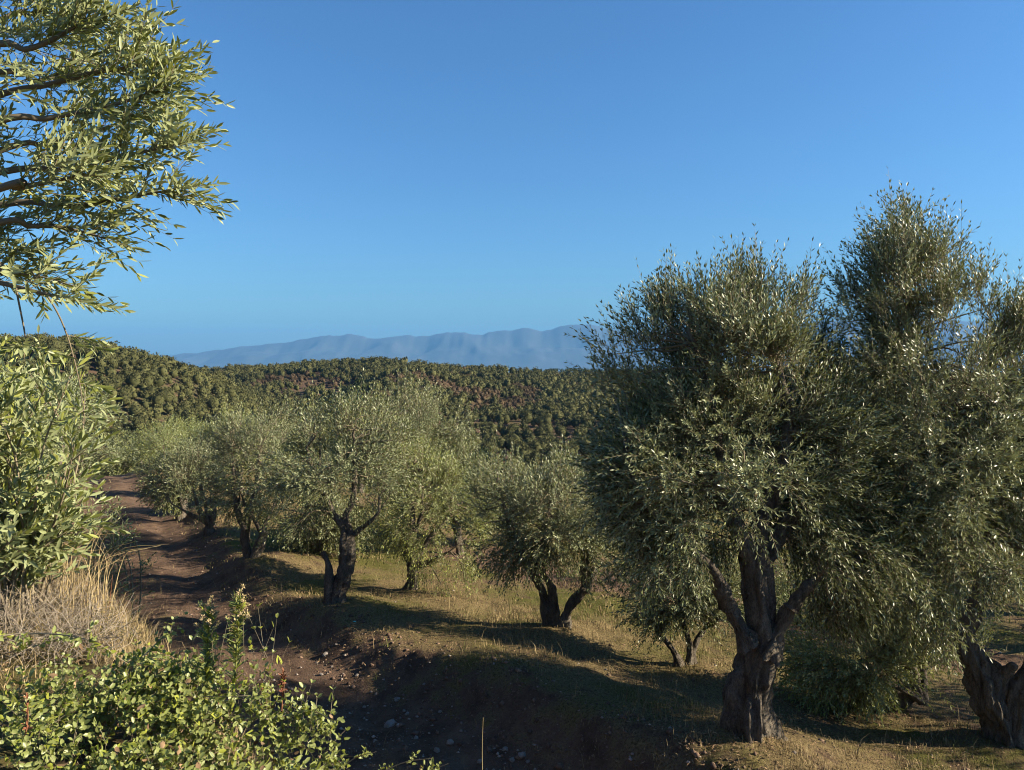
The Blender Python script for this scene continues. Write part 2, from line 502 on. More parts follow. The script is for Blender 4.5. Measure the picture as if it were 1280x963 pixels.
def shoots(rng, leaf_mb, twig_mb, base, d, length, bend, per, ll, lw, tint, hi=False, twig_r=0.0022, spread=0.85, start=0.12, collect=None):
    """leafy shoots with opposite pairs of leaves"""
    Mn = len(base)
    d = norm(d)
    ref = rng.normal(size=(Mn, 3))
    e1 = norm(np.cross(d, ref)); e2 = np.cross(d, e1)
    pairs = max(per // 2, 1)
    tau = np.linspace(start, 1.0, pairs)[None, :] + rng.uniform(-.02, .02, (Mn, pairs))
    P = base[:, None] + d[:, None] * (length[:, None] * tau)[..., None] + bend[:, None] * (tau ** 2)[..., None]
    tg = norm(d[:, None] * length[:, None, None] + 2 * bend[:, None] * tau[..., None])
    ang = np.arange(pairs)[None, :] * (math.pi / 2) + rng.uniform(-.4, .4, (Mn, pairs))
    rad = e1[:, None] * np.cos(ang)[..., None] + e2[:, None] * np.sin(ang)[..., None]
    for sgn in (1, -1):
        rr = rad * sgn
        w = spread * (1.15 - 0.55 * tau)[..., None] + rng.uniform(-.2, .2, (Mn, pairs, 1))
        ld = norm(tg + rr * w + rng.normal(0, .14, (Mn, pairs, 3)))
        up = tg - rr * 0.25 + rng.normal(0, .25, (Mn, pairs, 3))
        n = Mn * pairs
        sz = (0.72 + 0.4 * np.sin(np.clip(tau, 0, 1) * 2.6) * 0.8) * rng.uniform(.75, 1.12, (Mn, pairs))
        keep = rng.uniform(size=n) > 0.07
        tt = np.clip(np.repeat(tint, pairs) + rng.normal(0, .22, n), 0, 1)
        args = (P.reshape(-1, 3)[keep], ld.reshape(-1, 3)[keep], up.reshape(-1, 3)[keep], (ll * sz).ravel()[keep], (lw * (0.5 + 0.5 * sz)).ravel()[keep], tt[keep])
        if collect is not None: collect.append(args)
        else: leaves(leaf_mb, *args, hi=hi, curl=0.06 if hi else 0)
    if twig_mb is not None and twig_r > 0:
        ks = np.array([0.0, 0.5, 1.0])
        C = base[:, None] + d[:, None] * (length[:, None] * ks)[..., None] + bend[:, None] * (ks ** 2)[..., None]
        r = np.array([1.0, 0.75, 0.3]) * twig_r
        ring = []
        for a in range(3):
            th = a * 2.094
            ring.append(C + (e1[:, None] * math.cos(th) + e2[:, None] * math.sin(th)) * r[None, :, None])
        V = np.stack(ring, 2).reshape(-1, 3)      # (Mn,3 stations,3 sides)
        o = np.arange(Mn)[:, None] * 9
        Q = []
        for st in range(2):
            for a in range(3):
                b = (a + 1) % 3
                Q.append(o + np.array([[st * 3 + a, st * 3 + b, st * 3 + 3 + b, st * 3 + 3 + a]]))
        twig_mb.add(V, None, np.vstack(Q), np.repeat(rng.uniform(.2, .9, Mn), 9))

def wiggle(pts, per=6, amp=0.03, seed=0):
    P = catmull(pts, per)
    n = len(P)
    k = np.array([[mnoise.noise(Vector((p[0] * 1.9 + seed, p[1] * 1.9, p[2] * 1.9 + a * 7.3))) for a in range(3)] for p in P])
    f = np.minimum(np.arange(n) / 4.0, 1)[:, None]
    return P + k * amp * f

def build_crown(rng, root, base, limb_pts, lobes, n_cl, per_cl, per_shoot, ll, lw, rc=0.30, slen=(0.22, 0.42), tint0=0.45, hi=False,
                leafmat='leaf', twig_r=0.0022, upness=0.55, droop=0.15, branch_r=0.016, minh=0.0, spikes=0.10, hole=.85, wexp=.8):
    """foliage of one tree: clusters of leafy shoots inside the lobes, tied by branches to the limbs"""
    lf = MB(); tw = MB(); br = MB()
    Cs = np.array([l[0] for l in lobes]); Rs = np.array([l[1] for l in lobes])
    wt = np.prod(Rs, 1) ** wexp; wt = wt / wt.sum()
    cc = (Cs * wt[:, None]).sum(0)
    lo = (Cs - Rs).min(0); hi_ = (Cs + Rs).max(0); ext = (hi_ - lo) / 2
    limb_pts = np.asarray(limb_pts)
    holes_seed = float(rng.uniform(0, 50)); n_cl = int(n_cl * 1.35)
    pick = rng.choice(len(lobes), n_cl, p=wt)
    dirs = norm(rng.normal(size=(n_cl, 3)))
    rad = rng.uniform(0, 1, n_cl) ** 0.42
    cl = Cs[pick] + dirs * Rs[pick] * rad[:, None] * 0.95
    B = []; D = []; L = []; Bd = []; Tn = []
    for i in range(n_cl):
        c = cl[i]
        if c[2] < base[2] + minh: continue
        gap = mnoise.noise(Vector((c[0] * 1.25, c[1] * 1.25, c[2] * 1.6 + holes_seed)))
        if gap < -0.10 and rng.uniform() < hole: continue
        k = int(np.argmin(np.linalg.norm(limb_pts - c, axis=1) + 0.25 * np.maximum(limb_pts[:, 2] - c[2], 0)))
        a = limb_pts[k]
        mid = (a + c) / 2 + rng.normal(0, .06, 3) + np.array([0, 0, 0.08 * np.linalg.norm(c - a)])
        pts = catmull([a, mid, c], 4)
        ln = np.linalg.norm(c - a)
        r0 = branch_r * (0.6 + 0.5 * ln)
        tube(br, pts, np.linspace(r0, 0.004, len(pts)), 5, tint=rng.uniform(.1, .6), capend=False)
        m = int(per_cl * rng.uniform(.6, 1.35))
        off = norm(rng.normal(size=(m, 3))) * (rng.uniform(0, 1, (m, 1)) ** 0.5) * rc * 0.6 * rng.uniform(.7, 1.3)
        b = c + off
        rel = (b - cc) / ext
        out = norm(rel * np.array([1, 1, 0.9]))
        top = np.clip(rel[:, 2:3] * 0.9 + 0.35, 0, 1)
        dd = out * 0.75 + norm(off) * 0.35 + np.array([[0, 0, 1.0]]) * (upness * (0.35 + 0.9 * top)) + rng.normal(0, .42, (m, 3))
        low = np.clip(-rel[:, 2] - 0.1, 0, 1)
        dd[:, 2] -= low * 0.7
        l = rng.uniform(*slen, m) * (1 + 0.3 * top[:, 0])
        sp = (rng.uniform(size=m) < spikes) & (rel[:, 2] > .1)
        l = np.where(sp, l * 1.45, l); dd[sp] = dd[sp] * [.4, .4, 1] + [0, 0, .7]
        bend = np.zeros((m, 3)); bend[:, 2] = -l * droop * rng.uniform(0.1, 1.2, m) * (1.15 - top[:, 0]) * (1 + low)
        B.append(b); D.append(dd); L.append(l); Bd.append(bend)
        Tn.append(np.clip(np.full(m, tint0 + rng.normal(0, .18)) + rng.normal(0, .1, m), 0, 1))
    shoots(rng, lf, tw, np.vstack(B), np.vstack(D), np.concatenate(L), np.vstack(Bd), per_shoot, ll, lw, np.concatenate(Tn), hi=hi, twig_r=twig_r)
    o1 = link("crown", lf.mesh("crown", leafmat, origin=base), root, kind="stuff")
    if tw.n:
        V, T, Q, tt = tw.arrays(); br.add(V, T, Q, tt)
    o2 = link("branchwork", br.mesh("branchwork", 'twig', origin=base), root)
    return o1, o2

def olive(name, base, stems, limbs, lobes, label, group=None, seed=1, trunk_sides=20, cleft=None, **crown):
    """stems / limbs: lists of (points, r0, r1); lobes: list of (centre, radii), all in world space"""
    rng = np.random.default_rng(seed)
    base = np.asarray(base, float)
    root = link(name, None, loc=base, label=label, category="olive tree")
    root.empty_display_size = 0.3
    if group: root['group'] = group
    lp = []
    tb = MB()
    for i, (p, r0, r1) in enumerate(stems):
        P = wiggle(p, 13, 0.06, seed + i)
        r = np.linspace(r0, r1, len(P))
        f = np.linspace(0, 1, len(P))
        r = r * (1 + 0.40 * np.exp(-f * 8) + 0.12 * np.sin(f * 10 + seed + i))
        tube(tb, P, r, trunk_sides, 0.30, seed * 3.7 + i, lobes=3 + (seed + i) % 2, twist=1.4, flare=.45, cleft=cleft if i == 0 else None)
        lp.append(P[len(P) // 2:])
    link("trunk", tb.mesh("trunk", 'bark', True, origin=base), root)
    for i, (p, r0, r1) in enumerate(limbs):
        P = wiggle(p, 7, 0.07, seed * 2 + i)
        lb = MB()
        tube(lb, P, np.linspace(r0, r1, len(P)) * (1 + 0.08 * np.sin(np.arange(len(P)) * 1.3 + i)), 12, 0.24, seed + i * 2.3, lobes=2, twist=1.0)
        link("limb", lb.mesh("limb", 'bark', True, origin=base), root)
        lp.append(P[1:])
    build_crown(rng, root, base, np.vstack(lp), lobes, **crown)
    return root

def lobe(u, v, ru, rv, Y, ds=1.0):
    c = at(u, v, Y)
    return (c, np.array([ru * Y / FPX, ru * Y / FPX * ds, rv * Y / FPX]))

# ------------------------------------------------------------------ where the near trees stand
SPOT = {
    'C': on_ground(940, 940), 'D': on_ground(1258, 932), 'A': on_ground(420, 762), 'B': on_ground(695, 792),
    'E': on_ground(858, 832), 'H': on_ground(316, 703), 'I': on_ground(262, 674), 'J': on_ground(228, 650),
    'F': on_ground(512, 738), 'M': on_ground(1112, 884), 'K2': on_ground(402, 694),
}
for k_, h_, r_ in (('C', 0.16, 0.7), ('D', 0.12, 0.7), ('A', 0.14, 0.6), ('B', 0.14, 0.7), ('H', 0.12, 0.6), ('I', 0.1, 0.6), ('E', .06, .6)):
    MOUNDS.append((SPOT[k_][0], SPOT[k_][1], h_, r_))
for k_ in SPOT:
    SPOT[k_][2] = gz(SPOT[k_][0], SPOT[k_][1]) - 0.03

# ------------------------------------------------------------------ ground, path, hills, plain: one sheet cut along its faces
def build_ground():
    r1 = np.geomspace(0.5, 900, 560); r2 = np.geomspace(900, 30000, 62)[1:]
    rr = np.concatenate([r1, r2])
    a1 = np.arange(-43, 43.01, 0.30); a2 = np.linspace(43, 317, 62)[1:-1]
    aa = np.radians(np.concatenate([a1, a2]))
    X = rr[:, None] * np.sin(aa)[None]; Y = rr[:, None] * np.cos(aa)[None]
    Z = H(X, Y)
    nr, na = X.shape
    i = np.arange(nr - 1)[:, None] * na; j = np.arange(na)[None]; jn = (j + 1) % na
    Q = np.stack([i + j, i + na + j, i + na + jn, i + jn], -1)[:, ::1]
    Q = Q[..., ::-1].reshape(-1, 4)
    V = np.stack([X, Y, Z], -1).reshape(-1, 3)
    fc = V[Q].mean(1)
    s, t = path_st(fc[:, 0], fc[:, 1])
    r = np.hypot(fc[:, 0], fc[:, 1])
    edge = 1.05 + 0.25 * fbm(fc[:, 0] * 1.3, fc[:, 1] * 1.3, 77, 3)
    is_path = (np.abs(s) < edge) & (r < 60)
    sets = {'path': is_path, 'ground': ~is_path & (r < 75), 'hillside': (r >= 75) & (r < 2600), 'plain': r >= 2600}
    for nm, mk in sets.items():
        q = Q[mk]
        used, inv = np.unique(q, return_inverse=True)
        VV = V[used]; inv = inv.reshape(q.shape)
        sv, tv = path_st(VV[:, 0], VV[:, 1])
        x, y = VV[:, 0], VV[:, 1]
        if nm == 'path':
            g = 0.10 + 0.25 * np.exp(-(sv / 0.22) ** 2) + 0.15 * fbm(x, y, 4)
            mo = 0.0 * x
        elif nm == 'ground':
            g = 0.66 + 0.3 * fbm(x * 0.4, y * 0.4, 9)
            g = g - 0.32 * np.exp(-((sv + 1.3) / 0.4) ** 2)             # bare scarp above the path
            g = g - 0.35 * np.exp(-((sv - 1.4) / 0.5) ** 2)
            # red lower track crossing the grove
            trk = np.exp(-((y - (16.8 - 0.75 * (x - 0.0))) / 1.0) ** 2) * S(-2.5, -1, x)
            g = g - 0.75 * trk
            mo = 0.42 + 0.25 * S(-3, -6, sv) + 0.3 * fbm(x * 0.3, y * 0.3, 21)
        elif nm == 'hillside':
            g = 0.45 + 0.5 * fbm(x / 45., y / 45., 8)
            mo = 0.15 + 0.0 * x
        else:
            g = 0.5 + 0 * x; mo = 0 * x
        mb = MB(); mb.add(VV, None, inv)
        mat = {'path': 'ground', 'ground': 'ground', 'hillside': 'hill', 'plain': 'plain'}[nm]
        link(nm, mb.mesh(nm, mat, True, attrs={'grass': np.clip(g, 0, 1), 'moss': np.clip(mo, 0, 1)}), kind='structure')
build_ground()

# ------------------------------------------------------------------ far mountains across the plain
def build_mountains():
    Y0 = 21000.0
    us = [-700, -300, 0, 200, 250, 270, 290, 305, 320, 350, 375, 400, 425, 440, 455, 470, 490, 505, 520, 535, 550, 570, 580, 590, 602, 612, 625, 640, 655, 665, 678, 690, 700, 722, 740, 752, 765, 790, 840, 900, 980, 1040, 1120, 1200, 1280, 1500, 1900]
    vs = [462, 460, 458, 446, 440.5, 438, 437, 433, 432.5, 430, 425, 421, 420.5, 418, 420, 423, 421.5, 419.5, 421, 420, 418.5, 415, 415.5, 419, 420, 416.5, 413.5, 412, 410.5, 412, 415, 413, 409, 406, 406, 409, 413, 417, 412, 406, 404, 402, 404, 401, 404, 415, 430]
    xs = np.linspace(-22000, 30000, 900)
    crest = np.interp(640 + xs / Y0 * FPX, us, vs)
    zc = -(crest - 445) / FPX * Y0 + 35 - 120 * np.abs(fbm(xs / 800., 0 * xs, 47, 5))
    ys = np.linspace(16500, 26000, 70)
    X, Y = np.meshgrid(xs, ys, indexing='ij')
    prof = np.where(Y < Y0, S(16800, Y0 + 300, Y) ** 1.25, 1 - S(Y0, 26500, Y))
    ridge = 1 - np.abs(fbm(X / 2600., Y / 4200., 41, 4)) * 2.0
    w = np.exp(-((Y - Y0) / 500.) ** 2)
    base = -375.0
    hgt = (zc + 375)[:, None] * prof
    Z = base + hgt * (1 - (1 - w) * 0.42 * (1 - ridge)) - 420 * np.abs(fbm(X / 1500., Y / 2600., 43, 5)) * prof * (1 - w) + 14 * fbm(X / 420., Y / 420., 44, 3) * prof
    nx, ny = X.shape
    i = np.arange(nx - 1)[:, None] * ny; j = np.arange(ny - 1)[None]
    Q = np.stack([i + j, i + ny + j, i + ny + j + 1, i + j + 1], -1).reshape(-1, 4)
    mb = MB(); mb.add(np.stack([X, Y, Z], -1).reshape(-1, 3), None, Q)
    link('mountains', mb.mesh('mountains', 'mountain', True), kind='structure')
build_mountains()

# ------------------------------------------------------------------ haze: one closed box of air round it all
def build_haze():
    x0, x1, y0, y1, z0, z1 = -33000, 33000, -31000, 33000, -377, 1150
    V = [(x, y, z) for x in (x0, x1) for y in (y0, y1) for z in (z0, z1)]
    Q = [(0, 1, 3, 2), (4, 6, 7, 5), (0, 4, 5, 1), (2, 3, 7, 6), (0, 2, 6, 4), (1, 5, 7, 3)]
    me = bpy.data.meshes.new('haze'); me.from_pydata(V, [], Q); me.update()
    m, t = new_mat('haze_air'); k = NT(t)
    pv = k.n('ShaderNodeVolumePrincipled')
    pv.inputs['Color'].default_value = (0.135, 0.365, 0.70, 1)
    pv.inputs['Density'].default_value = HAZE
    pv.inputs['Anisotropy'].default_value = 0.0
    o = k.n('ShaderNodeOutputMaterial'); k.l(pv.outputs[0], o.inputs['Volume'])
    me.materials.append(m)
    link('haze', me, kind='stuff')
HAZE = 4.7e-5
build_haze()

# ------------------------------------------------------------------ the two big trees on the right
GOOD = dict(per_shoot=16, ll=0.060, lw=0.0150)
b = SPOT['C']; Yc = b[1]; Yq = Yc + .2
P_ = lambda u, v, dy=0.0: at(u, v, Yc + dy)
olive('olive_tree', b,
      [([b + [0, 0, -.15], P_(936, 890), P_(944, 830, .05), P_(953, 770, .05), P_(951, 720, .05), P_(947, 685, .1)], 0.215, 0.11),
       ([P_(958, 815, -.06), P_(974, 785, -.08), P_(990, 758, -.1)], 0.085, 0.06),
       ([P_(938, 805, -.05), P_(922, 778, -.05), P_(910, 755, -.05)], 0.08, 0.05)],
      [([P_(950, 710, .05), P_(952, 660, .1), P_(975, 600, .2), P_(985, 520, .3), P_(960, 420, .3), P_(930, 360, .2)], 0.12, 0.02),
       ([P_(946, 720, .05), P_(925, 670, 0), P_(900, 610, 0), P_(895, 520, 0), P_(870, 430, -.1)], 0.10, 0.018),
       ([P_(911, 760, -.05), P_(900, 730, -.1), P_(870, 690, -.2), P_(820, 640, -.3), P_(780, 560, -.3)], 0.09, 0.018),
       ([P_(988, 762, -.1), P_(1006, 738, -.1), P_(1040, 715, .1), P_(1090, 690, .3)], 0.09, 0.02),
       ([P_(952, 705, .1), P_(985, 650, .3), P_(1040, 600, .5), P_(1060, 520, .7), P_(1050, 440, .7)], 0.09, 0.02)],
      [lobe(u, v, ru, rv, Yq + dy, 1.1) for (u, v, ru, rv, dy) in
       ((932, 388, 27, 58, .3), (984, 398, 25, 52, .1), (888, 408, 26, 50, -.2), (846, 420, 23, 46, .3), (803, 438, 22, 48, -.2), (768, 475, 17, 42, .1), (1018, 445, 20, 48, .5), (1032, 520, 46, 58, .4), (1000, 480, 40, 45, .2), (915, 430, 30, 45, -.5), (960, 440, 30, 48, -.4), (865, 450, 28, 45, .6),
        (930, 510, 82, 58, .1), (850, 520, 66, 52, 0), (800, 585, 58, 85, -.1), (875, 600, 110, 85, -.2), (840, 670, 88, 60, -.1), (990, 565, 86, 90, .3), (1030, 660, 92, 75, .2), (1058, 738, 58, 50, .2))],
      "large olive tree with thick hollow-footed trunk at the end of the earth bank", seed=5, trunk_sides=56, cleft=((.55, -.8, 0), .55, .10, .42), minh=.9,
      n_cl=400, per_cl=21, spikes=.06, hole=.6, wexp=.62, tint0=0.27, rc=0.22, slen=(0.16, 0.38), twig_r=.003, **GOOD)  # darker leaf tint also paints in the shade the tallest tree throws here

b = SPOT['D']; Yd = b[1]; Yq = Yd - .4
P_ = lambda u, v, dy=0.0: at(u, v, Yd + dy)
olive('olive_tree', b,
      [([b + [0, 0, -.15], P_(1252, 900), P_(1235, 860), P_(1212, 820, .05), P_(1203, 790, .05)], 0.20, 0.12),
       ([b + [.12, -.06, -.15], P_(1272, 880, -.1), P_(1284, 840, -.1), P_(1292, 800, -.1)], 0.125, 0.09)],
      [([P_(1204, 800, .05), P_(1216, 765, .05), P_(1228, 720, .1), P_(1200, 640, .1), P_(1170, 540, .2), P_(1140, 430, .2), P_(1130, 350, .2)], 0.11, 0.015),
       ([P_(1203, 795, .05), P_(1185, 770, 0), P_(1165, 735, -.1), P_(1120, 690, -.3)], 0.08, 0.02),
       ([P_(1225, 725, .1), P_(1240, 650, .2), P_(1250, 540, .4), P_(1235, 440, .5)], 0.08, 0.015),
       ([P_(1240, 860), P_(1262, 842, -.1), P_(1275, 830, -.2)], 0.07, 0.05),
       ([P_(1292, 805, -.1), P_(1310, 740, 0), P_(1330, 640, .2), P_(1320, 520, .3)], 0.10, 0.02)],
      [lobe(u, v, ru, rv, Yq + dy, 1.1) for (u, v, ru, rv, dy) in
       ((1136, 322, 27, 58, .3), (1088, 348, 25, 54, .1), (1176, 348, 25, 52, .5), (1212, 375, 20, 46, .2), (1062, 402, 17, 50, -.1), (1064, 490, 46, 70, .1), (1100, 440, 40, 50, .3), (1112, 350, 24, 56, -.2), (1155, 365, 28, 52, -.1), (1246, 428, 22, 42, .3), (1276, 432, 24, 40, .1), (1195, 420, 34, 50, -.2),
        (1128, 435, 68, 56, .2), (1150, 510, 120, 92, 0), (1250, 515, 82, 70, .2), (1110, 610, 92, 100, -.1), (1190, 640, 118, 105, 0), (1280, 600, 90, 120, .3), (1120, 728, 82, 66, -.3), (1330, 530, 100, 140, .4), (1350, 700, 100, 100, .4))],
      "tallest olive tree, its pale trunk forking low and leaning over", seed=9, trunk_sides=56, minh=.9,
      n_cl=500, per_cl=21, spikes=.06, hole=.5, wexp=.62, tint0=0.40, rc=0.22, slen=(0.18, 0.40), twig_r=.003, **GOOD)

# ------------------------------------------------------------------ trees of the grove between path and valley
def auto_tree(spot, lobes_px, label, seed, n_stem=1, r0=0.16, fork=0.33, Y=None, n_cl=95, per_cl=17, tint0=0.5, group=None, lean=0.0, Yoff=0.0, **kw):  # lower tint0 on shaded crowns puts some shade into their leaf colour
    rng = random.Random(seed)
    b = np.array(spot, float)
    Yt = b[1]
    L = [lobe(u, v + 9, ru * .9, rv * .88, Yt + Yoff + (l[0] if l else 0), 1.0) for (u, v, ru, rv, *l) in lobes_px]
    cz = np.mean([l[0][2] for l in L])
    stems = []; tips = []
    for i in range(n_stem):
        a = (i - (n_stem - 1) / 2) * 0.40
        off = np.array([a * 0.45, 0.1 * rng.uniform(-1, 1), 0])
        hgt = (cz - b[2]) * fork * rng.uniform(.85, 1.15)
        top = b + off + np.array([a * 0.55 + lean + rng.uniform(-.08, .08), rng.uniform(-.1, .1), hgt])
        stems.append(([b + off * .6 + [0, 0, -.12], b + off + [lean * .2 + rng.uniform(-.05, .05), 0, hgt * .45], top], r0 * rng.uniform(.85, 1.05), r0 * 0.62))
        tips.append(top)
    limbs = []
    def limb_to(tip, c, r):
        st = tip + np.array([0, 0, -0.06])
        m = st * 0.55 + c * 0.45 + np.array([rng.uniform(-.12, .12), rng.uniform(-.12, .12), rng.uniform(.02, .12)])
        limbs.append(([st, m, c + np.array([0, 0, r[2] * 0.3])], r0 * 0.58, 0.012))
    for tip in tips:
        c, r = min(L, key=lambda l: np.linalg.norm(l[0] - tip) - .3 * (l[0][2] - tip[2]))
        limb_to(tip, c, r)
    for c, r in L:
        limb_to(min(tips, key=lambda p: np.linalg.norm(p - c)), c, r)
    par = dict(per_shoot=14, ll=0.068, lw=0.0175, rc=0.32, slen=(0.18, 0.36), twig_r=0.003)
    par.update(kw)
    return olive('olive_tree', b, stems, limbs, L, label, group=group, seed=seed, trunk_sides=18, n_cl=n_cl, per_cl=per_cl, tint0=tint0, **par)

def hidden(u, Y):
    x = (u - 640) / FPX * Y
    return np.array([x, Y, gz(x, Y) - 0.03])

# A: on the bank beside the path, stem with a lit stump beside it
b = SPOT['A']; Ya = b[1]
P_ = lambda u, v, dy=0.0: at(u, v, Ya + dy)
olive('olive_tree', b,
      [([b + [0, 0, -.12], P_(424, 735), P_(432, 700), P_(434, 668), P_(428, 648)], 0.155, 0.10),
       ([b + [-.08, -.08, -.12], P_(413, 735, -.05), P_(409, 708, -.05), P_(402, 690, -.05)], 0.09, 0.045)],
      [([P_(429, 655), P_(408, 630), P_(395, 600, -.1), P_(385, 560)], 0.07, 0.015),
       ([P_(430, 650), P_(440, 620, .2), P_(445, 570, .2), P_(440, 520, .2)], 0.07, 0.015),
       ([P_(434, 675), P_(456, 660, -.1), P_(475, 640, -.2)], 0.06, 0.02)],
      [lobe(400, 575, 62, 60, Ya), lobe(375, 620, 55, 45, Ya - .1), lobe(455, 560, 60, 60, Ya + .2), lobe(440, 610, 62, 40, Ya)],
      "olive tree with twisted dark trunk on the bank beside the path", seed=21, trunk_sides=26,
      n_cl=100, per_cl=17, tint0=0.42, per_shoot=14, ll=0.066, lw=0.017, rc=0.28, slen=(0.18, 0.36), minh=1.0)

auto_tree(SPOT['B'], [(690, 635, 72, 65), (640, 650, 50, 60, -.2), (735, 665, 62, 60), (650, 680, 52, 36, -.2), (700, 600, 50, 40, .3), (745, 620, 40, 45, .3), (620, 610, 30, 45)],
          "olive tree with several short stems on splayed pale roots", 23, n_stem=3, r0=0.105, fork=0.42, n_cl=150, tint0=0.42, minh=.95)
auto_tree(SPOT['F'], [(530, 620, 68, 62), (575, 640, 50, 60), (500, 650, 45, 45), (560, 690, 42, 42, -.3), (520, 580, 55, 35, .3)],
          "olive tree with bright green foliage hanging nearly to the ground", 25, r0=0.13, n_cl=140, tint0=0.66, droop=0.5, leafmat='leaf_fresh')
auto_tree(SPOT['H'], [(325, 575, 62, 60), (300, 620, 50, 48), (355, 610, 50, 55), (330, 530, 48, 36, .3), (290, 560, 40, 45)],
          "olive tree with two parted stems at the edge of the path", 27, n_stem=2, r0=0.12, n_cl=130, tint0=0.40, minh=.85)
auto_tree(SPOT['I'], [(235, 600, 52, 48), (265, 620, 40, 42), (215, 630, 40, 35), (250, 570, 45, 30, .3)],
          "dark bushy olive tree beside the path just past the two-stemmed one", 29, r0=0.13, n_cl=105, tint0=0.34, minh=.85)
auto_tree(SPOT['E'], [(850, 745, 50, 32), (815, 750, 36, 26), (890, 738, 38, 36), (850, 712, 45, 28, .3)],
          "small dark olive tree with three thin stems standing behind the large hollow-footed tree", 31, n_stem=3, r0=0.055, fork=0.62, n_cl=110, tint0=0.30, minh=.75, droop=.05)
auto_tree(SPOT['M'], [(1045, 800, 60, 60), (1100, 800, 60, 55), (1020, 840, 40, 40), (1090, 845, 55, 30, -.2), (1130, 770, 60, 50)],
          "drooping green olive tree with low leaning limb between the two big trees", 33, r0=0.12, fork=0.25, lean=0.35, n_cl=150, tint0=0.6, leafmat='leaf_fresh')
auto_tree(hidden(1175, 11.5), [(1165, 850, 50, 55), (1200, 820, 45, 60), (1150, 880, 40, 30), (1190, 880, 45, 30)],
          "round light green olive bush with foliage down to the ground behind the leaning forked trunk", 35, r0=0.08, n_cl=130, tint0=0.72, leafmat='leaf_fresh', ll=0.06, lw=0.015)
auto_tree(SPOT['J'], [(215, 592, 36, 36), (200, 600, 20, 28), (232, 572, 32, 28)],
          "dark olive tree whose crown overhangs the far bend of the path", 37, r0=0.14, n_cl=90, tint0=0.36, ll=.085, lw=.022)
auto_tree(SPOT['K2'], [(400, 640, 40, 32), (375, 655, 28, 22), (430, 650, 30, 25)],
          "small light green olive tree glimpsed behind the twisted dark trunk", 39, r0=0.11, n_cl=60, tint0=0.62, ll=.08, lw=.02)
auto_tree(hidden(505, 17.5), [(500, 520, 60, 38), (485, 560, 65, 50), (545, 545, 40, 40), (450, 540, 35, 45)],
          "tall silvery olive tree whose feathery top rises in front of the dark gully", 41, r0=0.16, n_cl=140, tint0=0.62, ll=.075, lw=.019, upness=.9, slen=(.3, .55))
auto_tree(hidden(640, 19.0), [(640, 600, 50, 38), (610, 620, 42, 45), (675, 605, 42, 35), (700, 590, 30, 30)],
          "pale sunlit olive tree behind the one on splayed roots", 43, r0=0.14, n_cl=120, tint0=0.66, ll=.08, lw=.02)
auto_tree(hidden(575, 17.5), [(565, 575, 48, 40), (585, 605, 48, 45), (540, 590, 40, 45)],
          "sunlit yellow-green olive tree right beside the silvery feathery one", 45, r0=0.14, n_cl=110, tint0=0.72, ll=.08, lw=.02)
auto_tree(hidden(790, 15.5), [(800, 735, 38, 40), (770, 715, 36, 36), (735, 730, 30, 30), (825, 745, 22, 38)],
          "bright green olive tree seen past the left side of the large hollow-footed tree", 47, r0=0.11, n_cl=85, tint0=0.75, leafmat='leaf_fresh', ll=.075, lw=.02)
auto_tree(hidden(985, 13.0), [(985, 735, 38, 42), (1000, 780, 40, 45), (960, 760, 35, 40)],
          "leafy green olive tree showing through the fork of the large hollow-footed tree", 49, r0=0.11, n_cl=90, tint0=0.62, leafmat='leaf_fresh')
auto_tree(hidden(300, 26.0), [(285, 550, 34, 32), (310, 540, 34, 34), (262, 555, 26, 30)],
          "pale yellow olive crown rising behind the two-stemmed tree by the path", 51, r0=0.16, n_cl=75, tint0=0.85, ll=.10, lw=.026, upness=.8)
auto_tree(hidden(410, 22.0), [(400, 550, 36, 36), (430, 545, 34, 34), (375, 560, 30, 30)],
          "pale olive crown rising behind the twisted dark trunk on the bank", 53, r0=0.16, n_cl=75, tint0=0.7, ll=.09, lw=.024, upness=.8)

# ------------------------------------------------------------------ mid-distance grove trees: three shapes copied
def grove_proto(seed, tint0, mat):
    """an olive 3.6 m tall standing at the origin, with trunk and crown"""
    rng = np.random.default_rng(seed)
    root = bpy.data.objects.new('olive_tree', None)
    tb = MB(); P = wiggle([(0, 0, -.3), (.05, 0, .5), (-.05, .08, 1.1)], 5, .06, seed)
    tube(tb, P, np.linspace(.2, .11, len(P)), 10, .15, seed, lobes=3)
    lobes = []
    for i in range(6):
        a = i * 1.05 + rng.uniform(-.3, .3); rr = rng.uniform(.5, .95)
        c = np.array([math.cos(a) * rr, math.sin(a) * rr, rng.uniform(1.7, 2.6)])
        lobes.append((c, np.array([1, 1, rng.uniform(.75, 1.0)]) * rng.uniform(.75, .95)))
        Q = wiggle([P[-1], (P[-1] + c) / 2, c], 3, .05, i)
        tube(tb, Q, np.linspace(.07, .015, len(Q)), 6)
    lobes.append((np.array([0, 0, 2.7]), np.array([.8, .8, .8])))
    lp = np.array([l[0] for l in lobes])
    link('trunk', tb.mesh('trunk', 'bark', True), root)
    build_crown(rng, root, np.zeros(3), lp, lobes, n_cl=85, per_cl=10, per_shoot=10, ll=0.13, lw=0.036, rc=0.42, slen=(.25, .55), tint0=tint0, leafmat=mat, twig_r=0.0, upness=.75)
    return root
PROTO = [grove_proto(101, .50, 'leaf'), grove_proto(102, .70, 'leaf'), grove_proto(103, .82, 'leaf_fresh')]

def copy_tree(root, name=None):
    r = root.copy(); r.name = name or root.name.split('.')[0]
    COL.objects.link(r)
    for ch in list(root.children):
        c = ch.copy(); COL.objects.link(c); c.parent = r
    return r

